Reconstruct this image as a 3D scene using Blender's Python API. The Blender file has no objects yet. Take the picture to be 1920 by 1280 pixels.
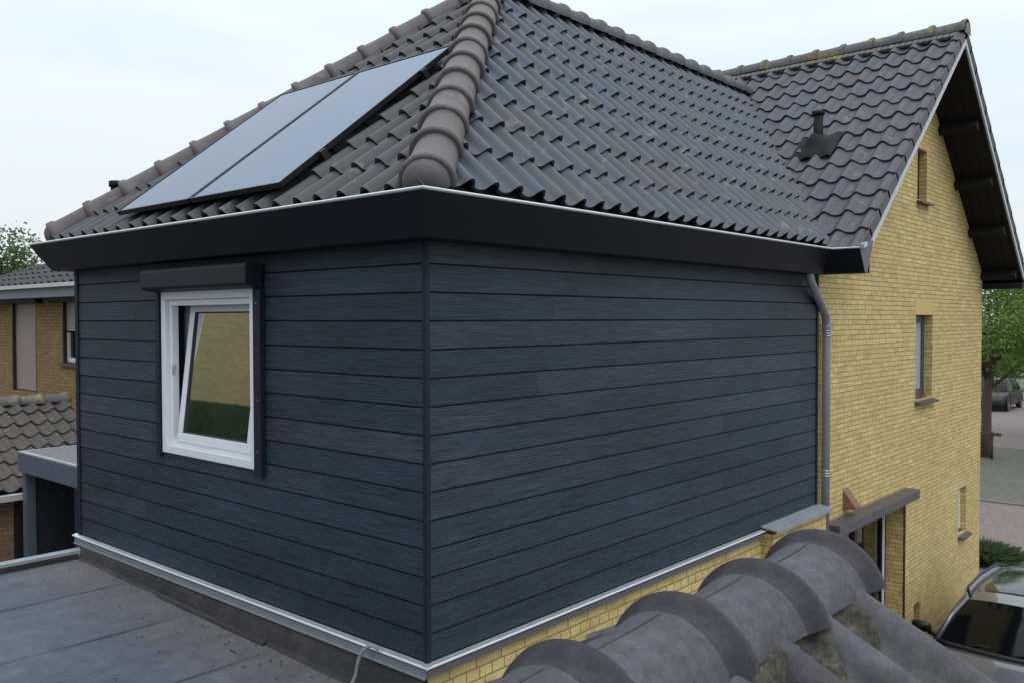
import bpy, bmesh, math, random
from mathutils import Vector, Matrix, noise as mnoise
rnd = random.Random(7)
sc = bpy.context.scene
col = sc.collection
V = Vector
PI = math.pi

# ------------------------------------------------------------------ mesh helper
wloc = {}

class MB:
    def __init__(s):
        s.v = []; s.f = []; s.sm = []; s.t = []; s.uv = {}
    def vert(s, p):
        s.v.append(V(p)); return len(s.v) - 1
    def face(s, ids, smooth=False, tint=.5, uv=None):
        if uv is not None: s.uv[len(s.f)] = uv
        s.f.append(list(ids)); s.sm.append(smooth); s.t.append(tint)
    def poly(s, pts, smooth=False, tint=.5, uv=None):
        s.face([s.vert(p) for p in pts], smooth, tint, uv)
    def box(s, a, b, tint=.5):
        x0, y0, z0 = [min(a[i], b[i]) for i in range(3)]; x1, y1, z1 = [max(a[i], b[i]) for i in range(3)]
        q = [s.vert(p) for p in ((x0,y0,z0),(x1,y0,z0),(x1,y1,z0),(x0,y1,z0),(x0,y0,z1),(x1,y0,z1),(x1,y1,z1),(x0,y1,z1))]
        for f in ((0,3,2,1),(4,5,6,7),(0,1,5,4),(1,2,6,5),(2,3,7,6),(3,0,4,7)):
            s.face([q[i] for i in f], False, tint)
    def obox(s, c, ax, ay, az, tint=.5):
        # box with centre c and half-axis vectors
        c = V(c); ax = V(ax); ay = V(ay); az = V(az)
        q = [s.vert(c + ax*i + ay*j + az*k) for i, j, k in ((-1,-1,-1),(1,-1,-1),(1,1,-1),(-1,1,-1),(-1,-1,1),(1,-1,1),(1,1,1),(-1,1,1))]
        for f in ((0,3,2,1),(4,5,6,7),(0,1,5,4),(1,2,6,5),(2,3,7,6),(3,0,4,7)):
            s.face([q[i] for i in f], False, tint)
    def prism(s, pts, d, tint=.5):
        # polygon extruded by the vector d
        d = V(d); a = [s.vert(p) for p in pts]; b = [s.vert(V(p) + d) for p in pts]; n = len(a)
        s.face(a[::-1], False, tint); s.face(b, False, tint)
        for i in range(n): s.face([a[i], a[(i+1) % n], b[(i+1) % n], b[i]], False, tint)
    def tube(s, pts, r, n=12, caps=True, tint=.5):
        pts = [V(p) for p in pts]; rs = r if isinstance(r, (list, tuple)) else [r]*len(pts)
        rings = []; up = V((0,0,1))
        prev = None
        for i, p in enumerate(pts):
            t = (pts[min(i+1, len(pts)-1)] - pts[max(i-1, 0)]).normalized()
            if prev is None:
                x = t.cross(up if abs(t.z) < .95 else V((1,0,0))).normalized()
            else:
                x = (prev - t*prev.dot(t)).normalized()
            prev = x; y = t.cross(x)
            rings.append([s.vert(p + (x*math.cos(2*PI*k/n) + y*math.sin(2*PI*k/n))*rs[i]) for k in range(n)])
        for a, b in zip(rings, rings[1:]):
            for k in range(n): s.face([a[k], a[(k+1) % n], b[(k+1) % n], b[k]], True, tint)
        if caps:
            s.face(rings[0][::-1], False, tint); s.face(rings[-1], False, tint)
    def grid(s, rows, smooth=True, tint=.5, flip=False):
        ids = [[s.vert(p) for p in r] for r in rows]
        for a, b in zip(ids, ids[1:]):
            for k in range(len(a)-1):
                f = [a[k], a[k+1], b[k+1], b[k]]
                s.face(f[::-1] if flip else f, smooth, tint)
        return ids
    def build(s, name, mat, parent=None, normals=False, bevel=0, cuts=None, subsurf=0):
        me = bpy.data.meshes.new(name)
        if not s.v: raise ValueError(name)
        c = V((0,0,0))
        if cuts:
            pass
        me.from_pydata([tuple(p) for p in s.v], [], s.f)
        me.polygons.foreach_set('use_smooth', s.sm)
        at = me.attributes.new('tint', 'FLOAT', 'FACE')
        at.data.foreach_set('value', s.t)
        if normals or cuts:
            bm = bmesh.new(); bm.from_mesh(me)
            for co, no in (cuts or []):
                bmesh.ops.bisect_plane(bm, geom=bm.verts[:] + bm.edges[:] + bm.faces[:], dist=1e-5, plane_co=co, plane_no=no, clear_outer=True)
            if normals: bmesh.ops.recalc_face_normals(bm, faces=bm.faces[:])
            bm.to_mesh(me); bm.free()
        uvl = me.uv_layers.new(name='UVMap')
        me.update()
        vs = me.vertices
        for i, p in enumerate(me.polygons):
            n = p.normal
            ax, ay, az = abs(n.x), abs(n.y), abs(n.z)
            cu = s.uv.get(i) if not (cuts) else None
            for k, li in enumerate(p.loop_indices):
                if cu: uvl.data[li].uv = cu[k]; continue
                co = vs[me.loops[li].vertex_index].co
                if az > .8: uvl.data[li].uv = (co.x, co.y)
                elif ax > ay: uvl.data[li].uv = (co.y, co.z)
                else: uvl.data[li].uv = (co.x, co.z)
        xs = [p.co for p in vs]
        c = V(((min(p.x for p in xs)+max(p.x for p in xs))/2, (min(p.y for p in xs)+max(p.y for p in xs))/2, min(p.z for p in xs)))
        me.transform(Matrix.Translation(-c))
        o = bpy.data.objects.new(name, me); col.objects.link(o)
        me.materials.append(mat)
        if parent is not None:
            o.parent = parent; o.location = c - wloc[parent.name]
        else: o.location = c
        wloc[o.name] = c
        if bevel:
            m = o.modifiers.new('bevel', 'BEVEL'); m.width = bevel; m.segments = 2; m.limit_method = 'ANGLE'
        if subsurf:
            m = o.modifiers.new('sub', 'SUBSURF'); m.levels = subsurf; m.render_levels = subsurf
        return o

def empty(name, loc, label, cat, group=None, rz=0, local=False):
    o = bpy.data.objects.new(name, None); col.objects.link(o)
    o.location = loc; o.rotation_euler = (0,0,rz); o.empty_display_size = .2
    o['label'] = label; o['category'] = cat
    if group: o['group'] = group
    wloc[o.name] = V((0,0,0)) if local else V(loc)
    return o

def tag(o, label, cat, group=None):
    o['label'] = label; o['category'] = cat
    if group: o['group'] = group
    return o

def struct(o): o['kind'] = 'structure'; return o

# ------------------------------------------------------------------ materials
def newmat(name):
    m = bpy.data.materials.new(name); m.use_nodes = True
    nt = m.node_tree; b = nt.nodes['Principled BSDF']
    return m, nt, b, nt.nodes, nt.links

def ramp(nt, fac, stops):
    r = nt.nodes.new('ShaderNodeValToRGB')
    while len(r.color_ramp.elements) < len(stops): r.color_ramp.elements.new(.5)
    for e, (p, c) in zip(r.color_ramp.elements, stops):
        e.position = p; e.color = (*c, 1) if len(c) == 3 else c
    nt.links.new(fac, r.inputs['Fac']); return r.outputs['Color']

def noise(nt, vec, scale, detail=4, rough=.55, mapscale=None, dist=0):
    n = nt.nodes.new('ShaderNodeTexNoise'); n.inputs['Scale'].default_value = scale
    n.inputs['Detail'].default_value = detail; n.inputs['Roughness'].default_value = rough; n.inputs['Distortion'].default_value = dist
    if mapscale:
        mp = nt.nodes.new('ShaderNodeMapping'); mp.inputs['Scale'].default_value = mapscale
        nt.links.new(vec, mp.inputs['Vector']); vec = mp.outputs['Vector']
    nt.links.new(vec, n.inputs['Vector']); return n.outputs['Fac']

def mix(nt, fac, a, b, mode='MIX'):
    m = nt.nodes.new('ShaderNodeMix'); m.data_type = 'RGBA'; m.blend_type = mode
    for s, v in ((m.inputs['Factor'], fac), (m.inputs['A'], a), (m.inputs['B'], b)):
        if hasattr(v, 'node'): nt.links.new(v, s)
        elif isinstance(v, (tuple, list)): s.default_value = (*v, 1) if len(v) == 3 else v
        else: s.default_value = v
    return m.outputs['Result']

def math_(nt, op, a, b=0):
    m = nt.nodes.new('ShaderNodeMath'); m.operation = op
    for i, v in enumerate((a, b)):
        if hasattr(v, 'node'): nt.links.new(v, m.inputs[i])
        else: m.inputs[i].default_value = v
    return m.outputs[0]

def coord(nt, kind='Object'):
    return nt.nodes.new('ShaderNodeTexCoord').outputs[kind]

def attr(nt, name='tint'):
    a = nt.nodes.new('ShaderNodeAttribute'); a.attribute_name = name; return a.outputs['Fac']

def bump(nt, b, h, strength=.3, dist=.01):
    n = nt.nodes.new('ShaderNodeBump'); n.inputs['Strength'].default_value = strength; n.inputs['Distance'].default_value = dist
    nt.links.new(h, n.inputs['Height']); nt.links.new(n.outputs['Normal'], b.inputs['Normal'])

def simple(name, c, rough=.5, metal=0, var=.12, nscale=6, spec=.5, bstr=0, coat=0):
    m, nt, b, N, L = newmat(name)
    n = noise(nt, coord(nt), nscale, 6, .6)
    L.new(mix(nt, n, tuple(x*(1-var) for x in c), tuple(min(1, x*(1+var)) for x in c)), b.inputs['Base Color'])
    b.inputs['Roughness'].default_value = rough; b.inputs['Metallic'].default_value = metal
    b.inputs['Specular IOR Level'].default_value = spec
    if coat: b.inputs['Coat Weight'].default_value = coat; b.inputs['Coat Roughness'].default_value = .04
    r = N.new('ShaderNodeMapRange'); r.inputs['To Min'].default_value = max(.02, rough-.08); r.inputs['To Max'].default_value = min(1, rough+.08)
    L.new(n, r.inputs['Value']); L.new(r.outputs['Result'], b.inputs['Roughness'])
    if bstr: bump(nt, b, noise(nt, coord(nt), nscale*8, 5), bstr, .004)
    return m

def brick(name, c1, c2, cm, w, h, mortar=.011, bstr=.6, dirt=.35):
    m, nt, b, N, L = newmat(name)
    uv = coord(nt, 'UV')
    sp = N.new('ShaderNodeSeparateXYZ'); L.new(uv, sp.inputs[0])
    row = math_(nt, 'FLOOR', math_(nt, 'DIVIDE', sp.outputs['Y'], h))
    wn = N.new('ShaderNodeTexWhiteNoise'); wn.noise_dimensions = '1D'; L.new(row, wn.inputs['W'])
    wob = noise(nt, uv, 3.1, 2)
    u = math_(nt, 'ADD', sp.outputs['X'], math_(nt, 'MULTIPLY', wn.outputs['Value'], w*3))
    v = math_(nt, 'ADD', sp.outputs['Y'], math_(nt, 'MULTIPLY', math_(nt, 'SUBTRACT', wob, .5), .006))
    cb = N.new('ShaderNodeCombineXYZ'); L.new(u, cb.inputs[0]); L.new(v, cb.inputs[1])
    bt = N.new('ShaderNodeTexBrick'); L.new(cb.outputs[0], bt.inputs['Vector'])
    bt.inputs['Color1'].default_value = (*c1, 1); bt.inputs['Color2'].default_value = (*c2, 1); bt.inputs['Mortar'].default_value = (*cm, 1)
    bt.inputs['Scale'].default_value = 1; bt.inputs['Brick Width'].default_value = w; bt.inputs['Row Height'].default_value = h
    bt.inputs['Mortar Size'].default_value = mortar*.5; bt.inputs['Mortar Smooth'].default_value = .25; bt.inputs['Bias'].default_value = 0
    bt.offset = 0; bt.squash = .5; bt.squash_frequency = 3
    big = noise(nt, uv, .9, 5, .6); fine = noise(nt, uv, 60, 4, .6)
    cc = mix(nt, math_(nt, 'MULTIPLY', ramp(nt, big, [(.35, (0,0,0)), (.75, (1,1,1))]), dirt), bt.outputs['Color'], tuple(x*.62 for x in c2))
    pb = noise(nt, cb.outputs[0], 1, 2, .5, (1/w*.9, 1/h*.9, 1))
    cc = mix(nt, .45, cc, ramp(nt, pb, [(.34, (.36,.34,.33)), (.5, (.5,.5,.5)), (.66, (.64,.63,.60))]), 'OVERLAY')
    cc = mix(nt, .45, cc, ramp(nt, fine, [(.3, (.35,.35,.35)), (.7, (.75,.75,.75))]), 'OVERLAY')
    L.new(cc, b.inputs['Base Color'])
    b.inputs['Roughness'].default_value = .85; b.inputs['Specular IOR Level'].default_value = .25
    hgt = math_(nt, 'ADD', math_(nt, 'SUBTRACT', 1, bt.outputs['Fac']), math_(nt, 'MULTIPLY', fine, .25))
    bump(nt, b, hgt, bstr, .008)
    return m

def tile_mat(name, ca, cb_, cc_, rough=.55, moss=None, mossamt=0, light=None):
    m, nt, b, N, L = newmat(name)
    o = coord(nt); t = attr(nt)
    c = ramp(nt, t, [(0, ca), (.5, cb_), (1, cc_)])
    n1 = noise(nt, o, 2.3, 6, .65); n2 = noise(nt, o, 26, 6, .7); n3 = noise(nt, o, 9, 5, .7)
    c = mix(nt, math_(nt, 'MULTIPLY', ramp(nt, n1, [(.42, (0,0,0)), (.72, (1,1,1))]), .4), c, tuple(x*.6 for x in cb_))
    c = mix(nt, .45, c, ramp(nt, n2, [(.25, (.3,.3,.3)), (.75, (.72,.72,.72))]), 'OVERLAY')
    if light:
        c = mix(nt, math_(nt, 'MULTIPLY', ramp(nt, math_(nt, 'MULTIPLY', n3, math_(nt, 'ADD', n1, .42)), [(.56, (0,0,0)), (.66, (1,1,1))]), .55), c, light)
    if moss:
        sp = N.new('ShaderNodeTexCoord')
        ms = ramp(nt, noise(nt, o, 4.5, 7, .7), [(.60-mossamt, (0,0,0)), (.66-mossamt, (1,1,1))])
        c = mix(nt, math_(nt, 'MULTIPLY', ms, .8), c, moss)
    L.new(c, b.inputs['Base Color'])
    b.inputs['Specular IOR Level'].default_value = .45
    r = N.new('ShaderNodeMapRange'); r.inputs['To Min'].default_value = rough-.12; r.inputs['To Max'].default_value = rough+.15
    L.new(n3, r.inputs['Value']); L.new(r.outputs['Result'], b.inputs['Roughness'])
    bump(nt, b, n2, .25, .004)
    return m

M = {}
M['brick'] = brick('yellow_brick', (.635,.485,.215), (.525,.395,.168), (.27,.212,.105), .222, .0565)
M['brick_base'] = brick('yellow_brick_base', (.61,.478,.212), (.51,.392,.168), (.24,.18,.08), .224, .0718, .012)
M['brick_olive'] = brick('olive_yellow_brick', (.40,.335,.165), (.33,.275,.13), (.20,.165,.08), .222, .0625)
M['brick_tan'] = brick('tan_brick', (.34,.225,.10), (.27,.175,.08), (.16,.11,.06), .22, .0625)
M['brick_brown'] = brick('brown_brick', (.24,.155,.095), (.18,.12,.08), (.13,.10,.08), .22, .0625)
M['tile_slope'] = tile_mat('weathered_slate_blue_tile', (.066,.064,.066), (.066,.075,.089), (.055,.071,.097), .42, light=(.19,.19,.18))
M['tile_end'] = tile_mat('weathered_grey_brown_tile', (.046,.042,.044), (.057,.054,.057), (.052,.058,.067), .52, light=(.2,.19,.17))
M['tile_main'] = tile_mat('grey_pantile', (.080,.072,.078), (.086,.084,.096), (.070,.080,.098), .6, light=(.22,.21,.2))
M['tile_moss'] = tile_mat('mossy_tile', (.10,.092,.095), (.10,.098,.105), (.088,.094,.105), .6, moss=(.24,.20,.03), mossamt=.07)
M['tile_cap'] = tile_mat('brown_grey_cap_tile', (.098,.081,.080), (.112,.094,.095), (.100,.092,.097), .55, light=(.2,.18,.17))
M['tile_garage'] = tile_mat('old_brown_pantile', (.075,.060,.052), (.085,.072,.064), (.072,.067,.062), .75, light=(.2,.185,.16))
M['tile_far'] = tile_mat('far_dark_tile', (.034,.034,.038), (.040,.040,.045), (.034,.037,.044), .65)
M['deck'] = simple('roof_underlay', (.02,.02,.022), .9)
def near_mat():
    m, nt, b, N, L = newmat('near_cap_tile'); o = coord(nt); t = attr(nt)
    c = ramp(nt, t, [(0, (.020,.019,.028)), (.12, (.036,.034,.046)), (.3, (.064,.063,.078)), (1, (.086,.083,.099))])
    n1 = noise(nt, o, 6, 8, .7); n2 = noise(nt, o, 75, 8, .8); n3 = noise(nt, o, 17, 7, .75); n4 = noise(nt, o, 2.2, 4)
    c = mix(nt, math_(nt, 'MULTIPLY', ramp(nt, n1, [(.42, (0,0,0)), (.58, (1,1,1))]), .70), c, (.040,.036,.037))
    c = mix(nt, math_(nt, 'MULTIPLY', ramp(nt, n3, [(.50, (0,0,0)), (.60, (1,1,1))]), .45), c, (.125,.115,.112))
    c = mix(nt, math_(nt, 'MULTIPLY', ramp(nt, noise(nt, o, 24, 8, .8), [(.56, (0,0,0)), (.62, (1,1,1))]), .5), c, (.035,.031,.031))
    c = mix(nt, math_(nt, 'MULTIPLY', ramp(nt, n4, [(.45, (0,0,0)), (.7, (1,1,1))]), .35), c, (.075,.085,.100))
    c = mix(nt, .6, c, ramp(nt, n2, [(.28, (.25,.25,.25)), (.72, (.75,.75,.75))]), 'OVERLAY')
    sp = ramp(nt, noise(nt, o, 60, 5, .7), [(.68, (0,0,0)), (.74, (1,1,1))])
    c = mix(nt, math_(nt, 'MULTIPLY', sp, .35), c, (.24,.23,.21))
    c = mix(nt, 1, c, ramp(nt, t, [(0, (.42,.40,.47)), (.12, (.5,.48,.55)), (.3, (1,1,1))]), 'MULTIPLY')  # low tint darkens the tile: painted shade of the ridge collars
    L.new(c, b.inputs['Base Color']); b.inputs['Specular IOR Level'].default_value = .4
    r = N.new('ShaderNodeMapRange'); r.inputs['To Min'].default_value = .42; r.inputs['To Max'].default_value = .75
    L.new(n1, r.inputs['Value']); L.new(r.outputs['Result'], b.inputs['Roughness'])
    bump(nt, b, math_(nt, 'ADD', n2, math_(nt, 'MULTIPLY', n3, .6)), .3, .003); return m
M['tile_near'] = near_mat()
M['seam'] = simple('dark_seam', (.03,.028,.032), .8)
def mortar_mat():
    m, nt, b, N, L = newmat('lichen_mortar'); o = coord(nt)
    c = ramp(nt, noise(nt, o, 30, 8, .75), [(.32, (.022,.021,.020)), (.48, (.085,.078,.066)), (.58, (.15,.135,.09)), (.70, (.34,.33,.29))])
    L.new(c, b.inputs['Base Color']); b.inputs['Roughness'].default_value = .95
    bump(nt, b, noise(nt, o, 60, 8, .7), 1, .02); return m
M['mortar'] = mortar_mat()

def cladding_mat():
    m, nt, b, N, L = newmat('slate_blue_cladding')
    uv = coord(nt, 'UV'); t = attr(nt)
    off = N.new('ShaderNodeCombineXYZ'); L.new(math_(nt, 'MULTIPLY', t, 37.0), off.inputs[0]); L.new(math_(nt, 'MULTIPLY', t, 11.0), off.inputs[1])
    va = N.new('ShaderNodeVectorMath'); va.operation = 'ADD'; L.new(uv, va.inputs[0]); L.new(off.outputs[0], va.inputs[1])
    g1 = noise(nt, va.outputs[0], 1, 6, .6, (3.6, 62, 1), 1.1)
    g2 = noise(nt, va.outputs[0], 1, 4, .5, (16, 190, 1), .3)
    st = noise(nt, uv, 1, 5, .6, (1.1, 2.2, 1))
    base = ramp(nt, t, [(0, (.019,.031,.046)), (.5, (.026,.040,.059)), (1, (.037,.045,.063))])
    c = mix(nt, .95, base, ramp(nt, g1, [(.32, (.24,.24,.24)), (.70, (.76,.76,.76))]), 'OVERLAY')
    fl = ramp(nt, noise(nt, va.outputs[0], 1, 6, .7, (7, 95, 1), .8), [(.60, (0,0,0)), (.72, (1,1,1))])
    c = mix(nt, math_(nt, 'MULTIPLY', fl, .40), c, (.080,.095,.120))
    big = ramp(nt, noise(nt, uv, 1, 3, .5, (.5, 1.3, 1)), [(.38, (.80,.80,.80)), (.62, (1.12,1.12,1.12))])
    c = mix(nt, 1, c, big, 'MULTIPLY')
    c = mix(nt, math_(nt, 'MULTIPLY', ramp(nt, st, [(.5, (0,0,0)), (.8, (1,1,1))]), .30), c, (.055,.072,.100))
    L.new(c, b.inputs['Base Color'])
    b.inputs['Specular IOR Level'].default_value = .30
    r = N.new('ShaderNodeMapRange'); r.inputs['To Min'].default_value = .42; r.inputs['To Max'].default_value = .68
    L.new(g1, r.inputs['Value']); L.new(r.outputs['Result'], b.inputs['Roughness'])
    bump(nt, b, math_(nt, 'ADD', g1, math_(nt, 'MULTIPLY', g2, .5)), .9, .005)
    return m
M['clad'] = cladding_mat()
M['trim_dark'] = simple('dark_trim', (.011,.017,.030), .6, var=.08, spec=.25)
M['gutter'] = simple('dark_gutter_sheet', (.0062,.0078,.0155), .5, var=.15, nscale=2, spec=.3)
M['endcap'] = simple('grey_endcap', (.10,.095,.115), .5, var=.1)
M['alu'] = simple('bare_aluminium', (.62,.66,.70), .38, .75, .12, 8)
M['alu_bright'] = simple('bright_aluminium', (.66,.69,.73), .38, .15, .06, 8)
M['alu_dull'] = simple('dull_zinc', (.33,.36,.40), .5, .4, .2, 6)
M['pipe'] = simple('zinc_pipe', (.24,.255,.31), .5, .2, .2, 5)
M['clip'] = simple('pipe_clip', (.5,.5,.54), .35, .8, .1)
M['pvc'] = simple('white_pvc', (.72,.74,.78), .35, var=.04, nscale=3)
M['seal'] = simple('rubber_seal', (.03,.03,.035), .6)
M['shutter'] = simple('shutter_box_paint', (.009,.012,.020), .55, spec=.35, var=.1)
M['wood_dark'] = simple('dark_brown_wood', (.0095,.0082,.0105), .7, spec=.3, var=.25, nscale=4)
M['white_paint'] = simple('off_white_board', (.48,.49,.53), .55, var=.12, nscale=5)
M['brown_frame'] = simple('dark_brown_frame', (.035,.018,.016), .5, var=.2)
M['grey_frame'] = simple('blue_grey_frame', (.05,.06,.08), .45, var=.1)
M['sill'] = simple('brown_stone_sill', (.075,.058,.060), .6, var=.25, nscale=12)
M['terracotta'] = simple('terracotta', (.22,.115,.085), .8, var=.2, nscale=15)
M['canopy'] = simple('canopy_metal', (.085,.080,.090), .45, var=.12, nscale=4)
M['lead'] = simple('dark_lead', (.009,.0085,.011), .7, var=.3, spec=.3, nscale=14, bstr=.3)
M['plastic_black'] = simple('black_plastic', (.012,.012,.014), .5)
M['panel_frame'] = simple('black_panel_frame', (.012,.013,.018), .4, .3)
M['curtain'] = simple('white_curtain', (.6,.62,.63), .9, var=.08)
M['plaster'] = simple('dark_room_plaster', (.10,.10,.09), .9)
M['cable'] = simple('grey_cable', (.22,.24,.26), .55)
M['bark'] = simple('bark', (.085,.062,.045), .95, var=.4, nscale=9, bstr=.8)
M['rust'] = simple('dark_stake_wood', (.07,.045,.035), .85, var=.3)
M['shutter_slat'] = simple('beige_shutter', (.40,.31,.31), .55, var=.06)
M['fascia_grey'] = simple('grey_fascia', (.20,.23,.27), .55, var=.1)
M['white_gutter'] = simple('white_gutter', (.52,.54,.56), .5, var=.05)
M['carport'] = simple('carport_paint', (.085,.105,.145), .5, var=.12)
M['carport_dark'] = simple('dark_door', (.022,.024,.038), .55, var=.2)
M['felt_grey'] = simple('far_felt', (.16,.16,.165), .85, var=.25, nscale=2)

def felt_mat():
    m, nt, b, N, L = newmat('bitumen_felt'); uv = coord(nt, 'UV'); o = coord(nt)
    n1 = noise(nt, uv, .9, 6, .65); n2 = noise(nt, uv, 5, 7, .7); n3 = noise(nt, uv, 130, 4, .7)
    c = ramp(nt, n1, [(.3, (.058,.073,.105)), (.5, (.086,.102,.138)), (.7, (.122,.133,.160))])
    sp = N.new('ShaderNodeSeparateXYZ'); L.new(uv, sp.inputs[0])
    near = N.new('ShaderNodeMapRange'); near.inputs['From Min'].default_value = -1.3; near.inputs['From Max'].default_value = -.05
    L.new(sp.outputs['X'], near.inputs['Value'])
    d = math_(nt, 'MULTIPLY', ramp(nt, math_(nt, 'MULTIPLY', n2, math_(nt, 'ADD', near.outputs['Result'], .35)), [(.33, (0,0,0)), (.62, (1,1,1))]), .6)
    c = mix(nt, d, c, (.145,.125,.112))
    spot = ramp(nt, noise(nt, uv, 11, 5, .75), [(.64, (0,0,0)), (.70, (1,1,1))])
    c = mix(nt, math_(nt, 'MULTIPLY', spot, .6), c, (.045,.045,.05))
    pale = ramp(nt, noise(nt, uv, 2.2, 6, .75), [(.56, (0,0,0)), (.72, (1,1,1))])
    c = mix(nt, math_(nt, 'MULTIPLY', pale, .4), c, (.16,.17,.185))
    c = mix(nt, .4, c, ramp(nt, n3, [(.3, (.3,.3,.3)), (.7, (.7,.7,.7))]), 'OVERLAY')
    sk = noise(nt, uv, 1, 6, .7, (2.6, 8, 1), .8)
    c = mix(nt, .45, c, ramp(nt, sk, [(.3, (.30,.30,.30)), (.7, (.70,.70,.70))]), 'OVERLAY')
    c = mix(nt, .5, c, ramp(nt, noise(nt, uv, 9, 7, .75), [(.3, (.30,.30,.30)), (.7, (.72,.72,.72))]), 'OVERLAY')
    L.new(c, b.inputs['Base Color'])
    r = N.new('ShaderNodeMapRange'); r.inputs['To Min'].default_value = .5; r.inputs['To Max'].default_value = .9
    L.new(n2, r.inputs['Value']); L.new(r.outputs['Result'], b.inputs['Roughness'])
    bump(nt, b, math_(nt, 'ADD', n3, math_(nt, 'MULTIPLY', n2, 3)), .6, .008)
    return m
M['felt'] = felt_mat()
def upstand_mat():
    m, nt, b, N, L = newmat('upstand_felt'); o = coord(nt)
    c = ramp(nt, noise(nt, o, 3, 7, .7), [(.3, (.013,.013,.017)), (.52, (.024,.023,.026)), (.68, (.050,.043,.040)), (.82, (.09,.08,.072))])
    L.new(c, b.inputs['Base Color']); b.inputs['Roughness'].default_value = .8
    bump(nt, b, noise(nt, o, 30, 5), .4, .006); return m
M['upstand'] = upstand_mat()

def glass_mat(name, refl=.12, tintc=(.8,.85,.85), rough=.0):
    m, nt, b, N, L = newmat(name)
    N.remove(b); out = N['Material Output']
    tr = N.new('ShaderNodeBsdfTransparent'); tr.inputs['Color'].default_value = (*tintc, 1)
    gl = N.new('ShaderNodeBsdfGlossy'); gl.inputs['Roughness'].default_value = rough
    lw = N.new('ShaderNodeFresnel'); lw.inputs['IOR'].default_value = 1.5
    f = math_(nt, 'MINIMUM', math_(nt, 'ADD', math_(nt, 'MULTIPLY', lw.outputs[0], 1.6), refl), 1)
    ms = N.new('ShaderNodeMixShader'); L.new(f, ms.inputs[0]); L.new(tr.outputs[0], ms.inputs[1]); L.new(gl.outputs[0], ms.inputs[2])
    L.new(ms.outputs[0], out.inputs['Surface'])
    return m
M['glass'] = glass_mat('window_glass', .04, (.80,.86,.82), .03)
M['glass_pale'] = simple('frosted_pane', (.33,.38,.44), .25, var=.03)
def panel_mat():
    m, nt, b, N, L = newmat('solar_glass')
    uv = coord(nt, 'UV')
    bt = N.new('ShaderNodeTexBrick'); L.new(uv, bt.inputs['Vector'])
    bt.inputs['Color1'].default_value = (.011,.013,.022,1); bt.inputs['Color2'].default_value = (.012,.014,.024,1); bt.inputs['Mortar'].default_value = (.022,.025,.035,1)
    bt.inputs['Scale'].default_value = 1; bt.inputs['Brick Width'].default_value = .182; bt.inputs['Row Height'].default_value = .091; bt.inputs['Mortar Size'].default_value = .0012
    bt.offset = 0
    L.new(bt.outputs['Color'], b.inputs['Base Color'])
    b.inputs['IOR'].default_value = 4.0
    b.inputs['Specular Tint'].default_value = (.66,.81,1,1)
    L.new(math_(nt, 'ADD', math_(nt, 'MULTIPLY', noise(nt, uv, 2, 4), .06), .05), b.inputs['Roughness'])
    return m
M['solar'] = panel_mat()

def paver(name, c1, c2, cm, w, h, rot=0):
    m, nt, b, N, L = newmat(name); o = coord(nt, 'UV')
    mp = N.new('ShaderNodeMapping'); mp.inputs['Rotation'].default_value = (0,0,rot); L.new(o, mp.inputs['Vector'])
    bt = N.new('ShaderNodeTexBrick'); L.new(mp.outputs[0], bt.inputs['Vector'])
    bt.inputs['Color1'].default_value = (*c1, 1); bt.inputs['Color2'].default_value = (*c2, 1); bt.inputs['Mortar'].default_value = (*cm, 1)
    bt.inputs['Scale'].default_value = 1; bt.inputs['Brick Width'].default_value = w; bt.inputs['Row Height'].default_value = h; bt.inputs['Mortar Size'].default_value = .008
    c = mix(nt, math_(nt, 'MULTIPLY', noise(nt, o, .5, 6, .7), .8), bt.outputs['Color'], tuple(x*.6 for x in c2))
    c = mix(nt, .5, c, ramp(nt, noise(nt, o, 7, 6, .7), [(.3, (.3,.3,.3)), (.7, (.7,.7,.7))]), 'OVERLAY')
    L.new(c, b.inputs['Base Color']); b.inputs['Roughness'].default_value = .88
    bump(nt, b, math_(nt, 'SUBTRACT', 1, bt.outputs['Fac']), .4, .006)
    return m
M['pave_pink'] = paver('pink_pavers', (.255,.190,.178), (.205,.158,.152), (.115,.10,.095), .21, .105)
M['pave_grey'] = paver('grey_green_pavers', (.140,.140,.115), (.118,.120,.096), (.06,.06,.05), .30, .30)
M['road'] = paver('road_klinkers', (.245,.195,.18), (.205,.168,.158), (.13,.115,.105), .21, .105, .8)
M['soil'] = simple('garden_soil', (.10,.085,.06), .95, var=.4, nscale=3, bstr=.6)
def ground_mat():
    m, nt, b, N, L = newmat('ground_mix'); o = coord(nt)
    c = ramp(nt, noise(nt, o, .12, 6, .6), [(.35, (.06,.085,.03)), (.6, (.16,.15,.13)), (.75, (.22,.2,.18))])
    L.new(c, b.inputs['Base Color']); b.inputs['Roughness'].default_value = .95; return m
M['ground'] = ground_mat()
M['kerb'] = simple('kerb_stone', (.16,.155,.15), .85, var=.2)

def leaf_mat(name, a, b2):
    m, nt, b, N, L = newmat(name)
    L.new(ramp(nt, attr(nt), [(0, a), (1, b2)]), b.inputs['Base Color'])
    b.inputs['Roughness'].default_value = .55; b.inputs['Specular IOR Level'].default_value = .3
    out = N['Material Output']
    tl = N.new('ShaderNodeBsdfTranslucent'); L.new(ramp(nt, attr(nt), [(0, tuple(x*1.2 for x in a)), (1, tuple(x*1.3 for x in b2))]), tl.inputs['Color'])
    ms = N.new('ShaderNodeMixShader'); ms.inputs[0].default_value = .4
    L.new(b.outputs[0], ms.inputs[1]); L.new(tl.outputs[0], ms.inputs[2]); L.new(ms.outputs[0], out.inputs['Surface'])
    return m
M['leaf'] = leaf_mat('fresh_green_leaf', (.075,.145,.028), (.20,.30,.075))
M['leaf_dark'] = leaf_mat('grey_green_leaf', (.05,.085,.035), (.13,.19,.085))
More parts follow.
